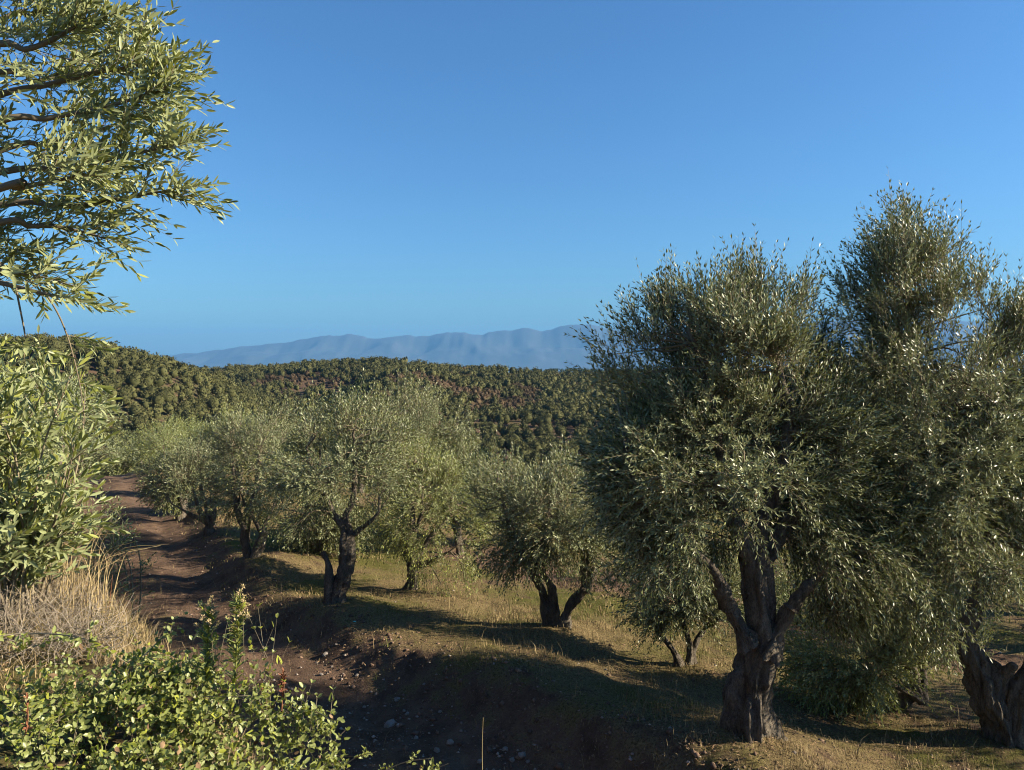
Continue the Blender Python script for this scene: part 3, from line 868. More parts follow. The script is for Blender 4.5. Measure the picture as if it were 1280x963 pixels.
def plant(proto, x, y, s, rot, label, group):
    o = copy_tree(PROTO[proto], 'olive_tree')
    o.location = (x, y, gz(x, y) - 0.05)
    o.scale = (s, s, s * random.uniform(.92, 1.08)); o.rotation_euler = (0, 0, rot)
    o['label'] = label; o['category'] = 'olive tree'; o['group'] = group
    return o
def plant_to(u, Y, p, label, group, rise=0):
    """as tall as the skyline of the grove leaves room for at that bearing"""
    x = (u - 640) / FPX * Y
    vtop = np.interp(u, [-60, 0, 60, 110, 150, 200, 250, 280, 330, 400, 440, 500, 540, 580, 620, 680, 740, 800],
                     [440, 442, 446, 458, 496, 514, 518, 508, 510, 528, 512, 500, 520, 556, 570, 576, 578, 580]) + random.uniform(2, 16) - rise
    h = at(u, vtop, Y)[2] - gz(x, Y)
    s = min(h / 3.75, 1.3)
    if s > 0.45:
        plant(p, x, Y, s, random.uniform(0, 6.28), label, group)
# beyond the bend of the path and down the slope towards the valley
for (u, Y, p) in [(205, 30, 2), (228, 33, 2), (250, 36, 1), (178, 46, 1), (205, 41, 1), (290, 42, 2), (238, 48, 2), (335, 34, 1),
                  (365, 42, 2), (395, 50, 1), (450, 28, 1), (470, 40, 2), (530, 32, 1), (560, 30, 2), (600, 27, 2), (650, 28, 1), (700, 26, 2), (725, 30, 1),
                  (760, 24, 2), (300, 55, 1), (180, 52, 1), (340, 58, 2), (430, 56, 1), (140, 47, 1), (615, 38, 1), (675, 38, 2), (500, 48, 1), (270, 33, 1)]:
    plant_to(u, Y, p, ("grey-green", "silvery", "yellow-green sunlit")[p] + " olive tree filling the slope between the path and the valley", "olive trees on the slope below the path")
# left of the path, behind the near shoots
for (u, Y, p) in [(12, 15, 1), (-40, 12.5, 0), (45, 21, 0), (-40, 18, 0), (72, 30, 1), (5, 28, 1), (100, 44, 1), (40, 40, 0), (120, 60, 2), (80, 56, 1)]:
    plant_to(u, Y, p, ("dark grey-green", "silvery", "yellow-green")[p] + " olive tree on the upper side of the path", "olive trees above the path")
# upslope to the right, outside the picture: some added to throw bands of shade into the grove
for (x, y, s, p) in [(12.5, 8.6, 1.2, 0), (13.5, 16.5, 1.2, 1), (9.5, 22, 1.1, 1), (5.2, 24, .95, 1), (11, 29, 1.1, 2), (10.6, 12.0, 1.05, 0), (12.6, 14.4, 1.15, 1), (15.4, 19.5, 1.2, 0), (17, 11.5, 1.3, 0)]:
    plant(p, x, y, s, random.uniform(0, 6.28), "shade-casting olive tree beyond the big forked tree on the right", "olive trees beyond the big forked tree")

for pr in PROTO:                                   # the patterns themselves do not stand in the scene
    for ch in list(pr.children): bpy.data.objects.remove(ch)
    bpy.data.objects.remove(pr)

# ------------------------------------------------------------------ hillside olives
def blob_tree(rng, n_leaf, core_div, size=1.0, leaf=0.42):
    """crown of a far tree: lumpy dark core with leaf clumps standing off it, foot at z = 0"""
    mb = MB()
    n = 7; ph = np.linspace(0.12, math.pi - .12, 5 if core_div else 4); th = np.linspace(0, 2 * math.pi, n, endpoint=False)
    V = []
    for p in ph:
        for t in th:
            r = 1 + .25 * rng.uniform(-1, 1)
            V.append((math.sin(p) * math.cos(t) * r * 1.28, math.sin(p) * math.sin(t) * r * 1.28, 1.8 + math.cos(p) * 1.2 * r))
    m = len(ph); Q = [(i * n + j, (i + 1) * n + j, (i + 1) * n + (j + 1) % n, i * n + (j + 1) % n) for i in range(m - 1) for j in range(n)]
    mb.add(V, None, Q, 0.34)
    nl = 7
    a = np.arange(nl) * 2.4 + rng.uniform(0, 6)
    lc = np.stack([np.cos(a) * .72, np.sin(a) * .72, rng.uniform(-.35, .75, nl)], 1) * rng.uniform(.7, 1.1, (nl, 1)) + [0, 0, 1.95]
    lr = rng.uniform(.62, .95, nl)
    k_ = rng.integers(nl, size=n_leaf)
    d = norm(rng.normal(size=(n_leaf, 3))); d[:, 2] = np.where(d[:, 2] < -.5, -d[:, 2], d[:, 2])
    b = lc[k_] + d * (lr[k_] * rng.uniform(.8, 1.12, n_leaf))[:, None]
    dr = norm(d + [0, 0, .5] + rng.normal(0, .6, (n_leaf, 3)))
    t0 = rng.uniform(.12, .85)
    tt = np.clip(rng.normal(t0, .22, n_leaf) + (lc[k_, 2] - 1.95) * .15, 0, 1)
    leaves(mb, b, dr, d + rng.normal(0, .4, (n_leaf, 3)), rng.uniform(.6, 1.3, n_leaf) * leaf, rng.uniform(.6, 1.2, n_leaf) * leaf * .62, tt)
    return mb

rngh = np.random.default_rng(77)
pts = []
yy = 66.0
while yy < 660:
    hw = yy * 0.76 + 10
    step = 4.2 if yy < 400 else 4.9
    xs = np.arange(-hw, hw, step) + rngh.uniform(0, step)
    x = xs + rngh.normal(0, 1.1, len(xs)); y = yy + rngh.normal(0, 1.0, len(xs)) + 1.6 * np.sin(xs / 27.)
    pts.append(np.stack([x, y], 1))
    yy += 5.4 if yy < 200 else 6.2
pts = np.vstack(pts)
dens = 0.9 + 0.9 * fbm(pts[:, 0] / 38., pts[:, 1] / 30., 55, 3)
lefthill = pts[:, 0] < -60 - (pts[:, 1] - 335) * .1
dens = np.where(lefthill & (pts[:, 1] < 400), 1.0, dens)
ter = np.exp(-((pts[:, 0] - 4) / 32.) ** 2 - ((pts[:, 1] - 345) / 42.) ** 2)
rowgap = (np.floor(pts[:, 1] / 6.2) % 2 == 0)
dens = np.where((ter > .35) & rowgap, -1, dens - .1 * ter)
keep = rngh.uniform(size=len(pts)) < np.where(dens < 0, .05, np.clip(dens, .42, 1))
pts = pts[keep]
pz = H(pts[:, 0], pts[:, 1])
siz = rngh.uniform(.75, 1.3, len(pts)) ** 1.5 * 1.4 * (1 + .18 * fbm(pts[:, 0] / 25., pts[:, 1] / 25., 58, 2))
# which of them the camera can see
def sees(X, Y, Z):
    ok = np.ones(len(X), bool)
    for f in np.linspace(.15, .97, 26):
        ok &= (Z * f > H(X * f, Y * f, False) - 0.3 + 1.5 * (f * np.hypot(X, Y) > 70))
    return ok
top = pz + 3.2 * siz
vis = sees(pts[:, 0], pts[:, 1], top)
pu, pv_ = project(np.stack([pts[:, 0], pts[:, 1], top], 1))
inview = vis & (pu > 0) & (pu < 745) & (pv_ < 575)
order = np.argsort(np.where(inview, np.hypot(pts[:, 0], pts[:, 1]) / siz, 1e9))
n_ind = int(min(300, inview.sum()))
ind = order[:n_ind]
far_mask = np.ones(len(pts), bool); far_mask[ind] = False
VAR = [blob_tree(np.random.default_rng(200 + i), 620, True, leaf=.30).mesh('hillside_olive', 'leaf_far') for i in range(10)]
for i in ind:
    o = link('hillside_olive', VAR[int(rngh.integers(10))], loc=(pts[i, 0], pts[i, 1], pz[i] - .1))
    s = siz[i] * 1.05
    o.scale = (s, s, s * rngh.uniform(.85, 1.1)); o.rotation_euler = (0, 0, rngh.uniform(0, 6.28))
    o['category'] = 'olive tree'
    if pts[i, 0] < -70 - (pts[i, 1] - 335) * .1:
        o['label'] = "small round olive tree in the dense planting of the left hill"; o['group'] = "olive trees on the left hill"
    else:
        o['label'] = "small round olive tree on the terraced slope across the valley"; o['group'] = "olive trees on the slope across the valley"

def merge_stuff(name, P, sizes, protos, mat, label):
    mb = MB()
    A = [p.arrays() for p in protos]
    pick = rngh.integers(len(protos), size=len(P)); rot = rngh.uniform(0, 6.28, len(P)); tn = rngh.normal(0, .12, len(P)) + .38 * fbm(P[:, 0] / 48., P[:, 1] / 40., 68, 3)
    for k_, (V, T, Q, t) in enumerate(A):
        sel = np.where(pick == k_)[0]
        if not len(sel): continue
        c, s = np.cos(rot[sel]), np.sin(rot[sel])
        W = np.empty((len(sel), len(V), 3))
        W[..., 0] = (V[None, :, 0] * c[:, None] - V[None, :, 1] * s[:, None]) * sizes[sel][:, None] + P[sel, 0][:, None]
        W[..., 1] = (V[None, :, 0] * s[:, None] + V[None, :, 1] * c[:, None]) * sizes[sel][:, None] + P[sel, 1][:, None]
        W[..., 2] = V[None, :, 2] * sizes[sel][:, None] + P[sel, 2][:, None]
        off = (np.arange(len(sel)) * len(V))[:, None, None]
        mb.add(W.reshape(-1, 3), (T[None] + off).reshape(-1, 3), (Q[None] + off).reshape(-1, 4), np.clip(t[None] + tn[sel][:, None], 0, 1).ravel())
    return link(name, mb.mesh(name, mat), kind='stuff', label=label)
fp = np.stack([pts[:, 0], pts[:, 1], pz - .1], 1)[far_mask & vis]
fs = siz[far_mask & vis] * 1.05
far_protos = [blob_tree(np.random.default_rng(300 + i), 75, False, leaf=.60) for i in range(8)]
brown = (fbm(fp[:, 0] / 40., fp[:, 1] / 34., 69, 3) > .24) & (fp[:, 1] > 380)
merge_stuff('olive_plantation', fp[~brown], fs[~brown], far_protos, 'leaf_far', "far mass of olive trees covering the hills across the valley")
merge_stuff('dry_scrub', fp[brown], fs[brown] * .7, far_protos, 'leaf_brown', "brown dry scrub in patches on the far hill")

# dark evergreen trees in the gully and at its mouth; their dark leaves also stand in for its shade
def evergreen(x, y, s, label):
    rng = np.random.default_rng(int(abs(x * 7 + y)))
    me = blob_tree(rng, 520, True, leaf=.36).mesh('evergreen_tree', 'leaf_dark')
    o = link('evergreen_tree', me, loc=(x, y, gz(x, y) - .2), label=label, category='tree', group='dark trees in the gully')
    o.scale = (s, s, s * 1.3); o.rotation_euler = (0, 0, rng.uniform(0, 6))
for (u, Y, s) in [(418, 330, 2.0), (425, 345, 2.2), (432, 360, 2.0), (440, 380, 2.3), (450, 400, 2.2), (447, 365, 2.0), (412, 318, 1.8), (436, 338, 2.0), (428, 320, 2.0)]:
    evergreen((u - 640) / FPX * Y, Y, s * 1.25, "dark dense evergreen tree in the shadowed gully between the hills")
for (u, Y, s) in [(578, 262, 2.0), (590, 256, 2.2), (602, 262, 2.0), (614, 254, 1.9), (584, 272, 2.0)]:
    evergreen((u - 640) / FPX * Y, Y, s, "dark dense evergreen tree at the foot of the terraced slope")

# wooded far ridge
n = 1500
fx = rngh.uniform(-220, 620, n); fy = rngh.uniform(1280, 1560, n)
merge_stuff('far_wood', np.stack([fx, fy, H(fx, fy) - .5], 1), rngh.uniform(1.6, 2.6, n), [blob_tree(np.random.default_rng(400), 14, False, leaf=.9)], 'leaf_dark', "dark wooded ridge beyond the olive hill")

# ------------------------------------------------------------------ single leaves as objects
def leaf_mesh(name, L, W, mat, tint, shape='lance', curl=.06):
    mb = MB()
    if shape == 'lance':
        leaves(mb, np.zeros((1, 3)), np.array([[0, 1., 0]]), np.array([[0, 0, 1.]]), np.array([L]), np.array([W]), np.array([tint]), hi=True, curl=curl)
    else:                                           # heart-shaped
        o = [(0, .0), (.30, -.10), (.50, .12), (.46, .38), (.24, .74), (0, 1.0)]
        V = [(0, 0.02, 0)] + [(x * W, y * L, abs(x) * W * .3 - y * y * L * .12) for x, y in o[1:]] + [(-x * W, y * L, abs(x) * W * .3 - y * y * L * .12) for x, y in o[1:-1]]
        mb.add(V, [(0, 1, 2), (0, 2, 3), (0, 3, 4), (0, 4, 5), (0, 7, 6), (0, 8, 7), (0, 9, 8), (0, 5, 9)], None, tint)
    return mb.mesh(name, mat)

def place_leaves(root, base, meshes, args, n, unit):
    """the n largest of the given leaves become objects of their own; returns a mask of those used"""
    P, D, U, L, W, T = args
    u, v = project(P)
    sz = L / np.linalg.norm(P, axis=1)
    score = np.where((u > 2) & (u < 1278) & (v > 2) & (v < 955), sz, 0) * np.random.default_rng(3).uniform(.6, 1.0, len(P))
    idx = np.argsort(-score)[:n]
    idx = idx[score[idx] > 0]
    for i in idx:
        d = Vector(D[i]).normalized(); up = Vector(U[i]); side = d.cross(up).normalized(); nn = side.cross(d)
        m = Matrix((side, d, nn)).transposed().to_4x4()
        k = L[i] / unit
        o = link('leaf', meshes[int(T[i] * (len(meshes) - .01))], root)
        o.matrix_local = Matrix.Translation(Vector(P[i] - base)) @ m @ Matrix.Scale(k, 4)
    mask = np.zeros(len(P), bool); mask[idx] = True
    return mask

def cat_args(coll):
    return tuple(np.concatenate([c[i] for c in coll]) for i in range(6))

# ------------------------------------------------------------------ the near olive tree whose boughs reach in from the left
def near_left_tree():
    rng = np.random.default_rng(61)
    bx, by = -4.0, 2.5
    base = np.array([bx, by, gz(bx, by) - .05])
    root = link('olive_tree', None, loc=base, category='olive tree', label="olive tree close by whose leafy sunlit boughs reach over the bank")
    tb = MB()
    P = wiggle([base + [0, 0, -.1], base + [.1, 0, .6], base + [.05, .05, 1.25]], 7, .06, 4)
    tube(tb, P, np.linspace(.22, .13, len(P)), 22, .2, 3.3, lobes=3, twist=1.2)
    link('trunk', tb.mesh('trunk', 'bark', True, origin=base), root)
    fork = P[-1]
    tw = MB(); lf = MB(); coll = []
    # boughs drawn by where they pass, with their depth in metres
    B = [[(-330, 60), (-120, 40, 2.6), (20, -20, 2.6), (80, -60, 2.5), (140, -70, 2.5)],
         [(-330, 60), (-100, 100, 2.5), (40, 60, 2.5), (100, 30, 2.5), (135, 18, 2.5)],
         [(-330, 90), (-90, 160, 2.7), (70, 105, 2.65), (150, 85, 2.6), (212, 78, 2.55)],
         [(-330, 90), (-90, 190, 2.45), (70, 150, 2.5), (150, 130, 2.5), (215, 108, 2.5)],
         [(-330, 120), (-80, 240, 2.6), (80, 210, 2.6), (160, 195, 2.55), (225, 180, 2.5)],
         [(-330, 120), (-80, 275, 2.7), (80, 255, 2.7), (170, 245, 2.65), (238, 236, 2.6)],
         [(-330, 150), (-80, 300, 2.5), (40, 285, 2.55), (100, 290, 2.6), (135, 298, 2.6)],
         [(-330, 150), (-80, 335, 2.5), (0, 352, 2.45), (50, 366, 2.4), (105, 380, 2.4)],
         [(-330, 100), (-60, 60, 2.9), (40, 20, 3.0), (90, -20, 3.0)],
         [(-330, 100), (-60, 120, 2.9), (50, 100, 3.0), (110, 70, 3.0), (165, 60, 3.0)],
         [(-330, 120), (-60, 210, 2.9), (60, 180, 3.0), (130, 160, 3.0), (185, 135, 3.0)],
         [(-330, 140), (-60, 260, 2.3), (20, 240, 2.3), (70, 230, 2.3), (105, 220, 2.3)]]
    dens = [32, 34, 42, 44, 44, 40, 24, 10, 28, 32, 32, 26]
    reach = [190, 150, 140, 130, 120, 110, 90, 60, 140, 130, 120, 100]
    Bs = []; Ds = []; Ls = []; Bd = []; Tn = []
    for bi, br in enumerate(B):
        pts = [fork] + [at(*p) for p in br[1:]]
        C = wiggle(pts, 8, .02, bi)
        mb = MB(); r = np.linspace(.016, .0022, len(C)) ; r[:8] = np.linspace(.05, .014, 8)
        tube(mb, C, r, 7, tint=.3)
        link('limb', mb.mesh('limb', 'twig', True, origin=base), root)
        n = dens[bi]
        k = rng.uniform(.42, 1.0, n) ** .9 * (len(C) - 2)
        i0 = k.astype(int); f = (k - i0)[:, None]
        p = C[i0] * (1 - f) + C[i0 + 1] * f
        tg = norm(C[i0 + 1] - C[i0])
        f_out = np.clip((k / len(C) - .4) / .6, 0, 1)
        side = norm(np.cross(tg, rng.normal(size=(n, 3))))
        dd = tg * .9 + side * .8 + np.array([[0.05, 0, .42]])
        l = rng.uniform(.12, .34, n) * (1.15 - .5 * f_out)
        Bs.append(p); Ds.append(dd); Ls.append(l); Bd.append(np.stack([0 * l, 0 * l, -l * rng.uniform(-.1, .25, n)], 1)); Tn.append(np.clip(rng.normal(.72, .18, n), 0, 1))
        # the bough's own leafy tip
        Bs.append(C[-9:-2:3]); Ds.append(norm(C[-8:-1:3] - C[-9:-2:3])); Ls.append(np.full(3, .16)); Bd.append(np.zeros((3, 3))); Tn.append(np.full(3, .55))
    # trailing twig that hangs down over the hill
    for br, n in (([(40, 340, 2.5), (75, 400, 2.5), (96, 470, 2.5), (106, 530, 2.5)], 7), ([(20, 360, 2.4), (32, 420, 2.4), (30, 450, 2.4)], 5), ([(-60, 340, 2.5), (40, 345, 2.5), (100, 360, 2.5)], 9)):
        C = wiggle([at(*p) for p in br], 7, .012, n)
        mb = MB(); tube(mb, C, np.linspace(.0035, .0015, len(C)), 5, tint=.35)
        link('limb', mb.mesh('limb', 'twig', True, origin=base), root)
        i0 = rng.integers(2, len(C) - 1, n)
        tg = norm(C[i0] - C[i0 - 1]); side = norm(np.cross(tg, rng.normal(size=(n, 3))))
        Bs.append(C[i0]); Ds.append(tg * .5 + side + [[.3, 0, .1]]); Ls.append(rng.uniform(.06, .14, n)); Bd.append(np.zeros((n, 3))); Tn.append(rng.uniform(.3, .7, n))
    # dense body of the crown towards its trunk
    for (u, v, ru, rv, Y, n) in ((-40, 40, 110, 110, 2.7, 70), (-60, 200, 110, 130, 2.7, 60), (60, 30, 65, 70, 2.75, 36), (60, 190, 75, 75, 2.75, 26), (0, 130, 90, 100, 2.5, 30), (-30, 330, 70, 50, 2.6, 60), (-300, 0, 200, 200, 2.8, 150), (-100, -200, 260, 160, 2.8, 160)):
        c, r = lobe(u, v, ru, rv, Y, .7)
        d = norm(rng.normal(size=(n, 3))) * rng.uniform(.2, 1, (n, 1)) ** .6
        Bs.append(c + d * r); Ds.append(d * .5 + np.array([[.75, -.1, .3]]) + rng.normal(0, .35, (n, 3))); l = rng.uniform(.14, .3, n); Ls.append(l)
        Bd.append(np.stack([0 * l, 0 * l, -l * .15], 1)); Tn.append(np.clip(rng.normal(.66, .18, n), 0, 1))
    shoots(rng, lf, tw, np.vstack(Bs), np.vstack(Ds), np.concatenate(Ls), np.vstack(Bd), 16, .047, .0100, np.concatenate(Tn), collect=coll, twig_r=.0016, spread=.85)
    args = cat_args(coll)
    meshes = [leaf_mesh('leaf', .047, .0100, 'leaf_fresh', t) for t in (.2, .45, .7, .95)]
    mask = place_leaves(root, base, meshes, args, 300, .047)
    a = tuple(x[~mask] for x in args)
    leaves(lf, *a, hi=True, curl=.06)
    link('crown', lf.mesh('crown', 'leaf_fresh', origin=base), root, kind='stuff')
    link('branchwork', tw.mesh('branchwork', 'twig', origin=base), root)
near_left_tree()

# ------------------------------------------------------------------ long-leaved shoots on the bank below it
def bank_shoots(u0, v0, Y, n, label, spread_u, top, ll, lw, seed, name='olive_shrub', tint=.6, nind=300):
    rng = np.random.default_rng(seed)
    bx = (u0 - 640) / FPX * Y
    base = np.array([bx, Y, gz(bx, Y) - .03])
    root = link(name, None, loc=base, category='shrub', label=label)
    st = MB(); lf = MB(); coll = []
    Bs = []; Ds = []; Ls = []; Bd = []; Tn = []
    for i in range(n):
        foot = base + np.array([rng.normal(0, .12), rng.normal(0, .15), 0])
        ut = u0 + rng.uniform(*spread_u); vt = rng.uniform(*top)
        dy = rng.uniform(-.5, .6)
        tip = at(ut, vt, Y + dy)
        mid = foot * .55 + tip * .45 + np.array([rng.normal(0, .1), rng.normal(0, .1), .18 * np.linalg.norm(tip - foot)])
        C = catmull([foot, mid, tip], 9)
        tube(st, C, np.linspace(.011, .0025, len(C)), 5, tint=rng.uniform(.2, .8))
        m = 13
        i0 = rng.integers(4, len(C) - 1, m)
        tg = norm(C[i0 + 1] - C[i0]); side = norm(np.cross(tg, rng.normal(size=(m, 3))))
        Bs.append(C[i0]); Ds.append(tg + side * .8 + [[.25, 0, .25]]); l = rng.uniform(.14, .36, m); Ls.append(l)
        Bd.append(np.stack([0 * l, 0 * l, -l * rng.uniform(0, .35, m)], 1)); Tn.append(np.clip(rng.normal(tint, .2, m), 0, 1))
    tw = MB()
    shoots(rng, lf, tw, np.vstack(Bs), np.vstack(Ds), np.concatenate(Ls), np.vstack(Bd), 12, ll, lw, np.concatenate(Tn), collect=coll, twig_r=.002, spread=.7)
    args = cat_args(coll)
    meshes = [leaf_mesh('leaf', ll, lw, 'leaf_fresh', t) for t in (.25, .5, .75, 1.0)]
    mask = place_leaves(root, base, meshes, args, nind, ll)
    leaves(lf, *tuple(x[~mask] for x in args), hi=True, curl=.06)
    link('foliage', lf.mesh('foliage', 'leaf_fresh', origin=base), root, kind='stuff')
    V, T, Q, tt = tw.arrays(); st.add(V, T, Q, tt)
    link('branchwork', st.mesh('branchwork', 'twig', origin=base), root)
bank_shoots(15, 760, 4.6, 46, "olive shrub of long green shoots on the bank, above the dry grass", (-90, 95), (450, 690), .088, .019, 71)
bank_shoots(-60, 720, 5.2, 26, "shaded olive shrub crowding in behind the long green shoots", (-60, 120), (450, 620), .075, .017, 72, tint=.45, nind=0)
bank_shoots(128, 668, 8.2, 16, "low grey-green shrub at the path's upper edge, beside the dry stalks", (-32, 26), (622, 668), .05, .012, 73, tint=.3, nind=0)

# ------------------------------------------------------------------ climbing vine over the edge of the bank
def vine():
    rng = np.random.default_rng(81)
    base = np.array([-1.55, 3.0, gz(-1.55, 3.0)])
    root = link('vine_thicket', None, loc=base, category='vine', label="tangled vine with heart-shaped yellow-green leaves spilling over the bank")
    lf = MB(); st = MB(); coll = []
    Bs = []; Ds = []; Ls = []; Bd = []; Tn = []
    L = [lobe(100, 925, 150, 75, 3.0, .55), lobe(230, 925, 130, 85, 3.1, .5), lobe(330, 945, 90, 72, 3.2, .5), lobe(20, 965, 130, 75, 2.7, .6), lobe(215, 1000, 190, 65, 2.75, .5), lobe(200, 872, 80, 42, 3.3, .5), lobe(50, 860, 70, 28, 3.4, .6)]
    N = [620, 820, 600, 360, 620, 340, 120]
    for (c, r), n in zip(L, N):
        d = norm(rng.normal(size=(n, 3))); d[:, 1] = -np.abs(d[:, 1]) * .9 + .1; d[:, 2] = np.where(d[:, 2] < -.3, -d[:, 2], d[:, 2])
        p = c + d * r * rng.uniform(.72, 1.0, (n, 1))
        gap = fbm(p[:, 0] * 5, p[:, 2] * 5 + p[:, 1] * 2, 91, 2)
        left = np.clip((-1.45 - p[:, 0]) / .5, 0, 1)
        ok = rng.uniform(size=n) < np.clip(.9 + gap * 1.8 - .95 * left * (p[:, 2] > c[2] - r[2] * .2), .06, 1)
        p = p[ok]; d = d[ok]; m = len(p)
        Bs.append(p); Ds.append(d * .6 + np.array([[.25, -.1, .5]]) + rng.normal(0, .5, (m, 3)))
        l = rng.uniform(.05, .15, m); Ls.append(l); Bd.append(np.stack([0 * l, 0 * l, -l * .5 * rng.uniform(0, 1, m)], 1)); Tn.append(np.clip(rng.normal(.62, .25, m), 0, 1))
    # trailing runners
    for br in ([(-40, 800), (40, 792), (110, 800), (160, 830)], [(20, 815), (70, 800), (115, 790)], [(170, 830), (200, 800), (215, 790)], [(330, 900), (390, 890), (420, 905)],
               [(400, 985), (440, 950), (470, 940)], [(440, 985), (500, 955), (540, 948)], [(470, 990), (520, 970), (560, 955)], [(90, 960), (190, 880), (310, 870)]):
        Y = 3.05 if br[0][0] < 395 else 4.2
        C = catmull([at(u, v, Y + .1 * math.sin(i * 2.)) for i, (u, v) in enumerate(br)], 6)
        tube(st, C, np.linspace(.004, .0015, len(C)), 4, tint=.8)
        n = 13; i0 = rng.integers(0, len(C) - 1, n)
        Bs.append(C[i0]); Ds.append(norm(C[i0 + 1] - C[i0]) + rng.normal(0, .6, (n, 3)) + [[0, 0, .3]]); Ls.append(rng.uniform(.03, .07, n)); Bd.append(np.zeros((n, 3))); Tn.append(rng.uniform(.4, .95, n))
    n = 70                                          # upright young sprigs
    su = rng.uniform(150, 425, n); sv = 850 + (su - 150) * .22 + rng.uniform(-15, 60, n)
    Bs.append(np.array([at(a_, b_, 3.12) for a_, b_ in zip(su, sv)])); Ds.append(rng.normal(0, .22, (n, 3)) + [[.05, 0, 1]]); Ls.append(rng.uniform(.08, .17, n)); Bd.append(np.zeros((n, 3))); Tn.append(rng.uniform(.6, 1, n))
    n = 46
    su = rng.uniform(205, 345, n); sv = rng.uniform(820, 900, n)
    Bs.append(np.array([at(a_, b_, 3.1) for a_, b_ in zip(su, sv)])); Ds.append(rng.normal(0, .2, (n, 3)) + [[.05, 0, 1]]); Ls.append(rng.uniform(.13, .25, n)); Bd.append(np.zeros((n, 3))); Tn.append(rng.uniform(.75, 1, n))
    tw = MB()
    shoots(rng, lf, tw, np.vstack(Bs), np.vstack(Ds), np.concatenate(Ls), np.vstack(Bd), 7, .026, .0165, np.concatenate(Tn), collect=coll, twig_r=.0013, spread=1.2)
    args = cat_args(coll)
    meshes = [leaf_mesh('leaf', .026, .019, 'leaf_vine', t, 'heart') for t in (.15, .4, .65, .95)]
    big = args[3] * np.random.default_rng(5).uniform(.6, 1.5, len(args[3]))
    args = args[:3] + (big,) + args[4:]
    mask = place_leaves(root, base, meshes, args, 300, .026)
    P, D, U, Ln, W, T = tuple(x[~mask] for x in args)
    leaves(lf, P, D, U, Ln, W, T, hi=True, curl=.12, fold=.3)
    link('foliage', lf.mesh('foliage', 'leaf_vine', origin=base), root, kind='stuff')
    dl = MB(); q = rng.integers(len(P), size=260)
    leaves(dl, P[q] + rng.normal(0, .01, (260, 3)), rng.normal(size=(260, 3)), rng.normal(size=(260, 3)), rng.uniform(.02, .045, 260), rng.uniform(.012, .024, 260), rng.uniform(0, 1, 260), hi=True, curl=.3)
    link('dead_foliage', dl.mesh('dead_foliage', 'litter', origin=base), root, kind='stuff')
    V, T_, Q, tt = tw.arrays(); st.add(V, T_, Q, tt)
    link('stems', st.mesh('stems', 'twig', origin=base), root)
vine()

# ------------------------------------------------------------------ two flowering plants standing up out of the vine
def flower_plant(u, vtop, vbot, Y, seed, label, lean=0.0):
    rng = np.random.default_rng(seed)
    foot = at(u, vbot, Y); tip = at(u + lean, vtop, Y)
    root = link('flowering_plant', None, loc=foot, category='plant', label=label, group='flowering plants in the vine')
    st = MB(); lf = MB()
    C = wiggle([foot, foot * .5 + tip * .5, tip], 8, .01, seed)
    tube(st, C, np.linspace(.0042, .002, len(C)), 6, tint=.7)
    h = np.linalg.norm(tip - foot)
    n = 150
    k = rng.uniform(.05, .92, n); p = C[(k * (len(C) - 1)).astype(int)] + (tip - foot) * rng.uniform(-.02, .02, (n, 1))
    a = rng.uniform(0, 6.28, n)
    d = np.stack([np.cos(a), np.sin(a), rng.uniform(.25, 1.5, n)], 1) + rng.normal(0, .2, (n, 3))
    leaves(lf, p, d, np.stack([-np.cos(a) * .7, -np.sin(a) * .7, np.ones(n)], 1), rng.uniform(.03, .075, n) * (1.1 - .45 * k), rng.uniform(.010, .016, n), rng.uniform(.75, 1, n), hi=True, curl=.1)
    for j in range(4):                              # side sprays near the top
        q = C[int((.55 + .09 * j) * (len(C) - 1))]; a_ = j * 2.2 + seed
        e = q + np.array([math.cos(a_) * .035, math.sin(a_) * .02, .05])
        tube(st, np.array([q, (q + e) / 2 + [0, 0, -.004], e]), [.002, .0015, .001], 4, tint=.7)
        m = 16; kk = rng.uniform(.2, 1, m)[:, None]; dd = norm(rng.normal(0, .6, (m, 3)) + [[math.cos(a_) * .4, 0, .9]])
        leaves(lf, q * (1 - kk) + e * kk, dd, rng.normal(0, .5, (m, 3)) + [[0, -.6, .6]], rng.uniform(.018, .04, m), rng.uniform(.006, .010, m), rng.uniform(.75, 1, m), hi=True, curl=.1)
        fb = MB(); m = 26; dd = norm(rng.normal(size=(m, 3)) + [[0, 0, .6]])
        leaves(fb, e + rng.normal(0, .006, (m, 3)), dd, np.cross(dd, rng.normal(size=(m, 3))), rng.uniform(.008, .015, m), np.full(m, .005), rng.uniform(0, 1, m))
        link('flower_head', fb.mesh('flower_head', 'flower', origin=foot), root)
    link('stem', st.mesh('stem', 'green_grass', True, origin=foot), root)
    link('foliage', lf.mesh('foliage', 'leaf_vine', origin=foot), root, kind='stuff')
    for j in range(15):
        f = 1 - (j / 15.) * .42
        q = C[min(int(f * (len(C) - 1)), len(C) - 1)]
        a = j * 2.4
        out = (1 - f) * .11 + .008
        c = q + np.array([math.cos(a) * out, math.sin(a) * out, out * .9 + .004])
        fb = MB(); m = 22
        dd = norm(rng.normal(size=(m, 3)) + [[0, 0, .6]])
        leaves(fb, c + dd * .002, dd, np.cross(dd, rng.normal(size=(m, 3))), rng.uniform(.009, .016, m), np.full(m, .005), rng.uniform(0, 1, m))
        tube(fb, np.array([q, (q + c) / 2 + [0, 0, -.002], c]), [.0012, .001, .001], 4, tint=.2)
        link('flower_head', fb.mesh('flower_head', 'flower', origin=foot), root)
flower_plant(258, 750, 860, 3.1, 91, "flowering plant with a loose cream seed head, the shorter of two in the vine", 6)
flower_plant(292, 738, 862, 3.1, 92, "flowering plant with a dense upright cream head, the taller of two in the vine", 8)

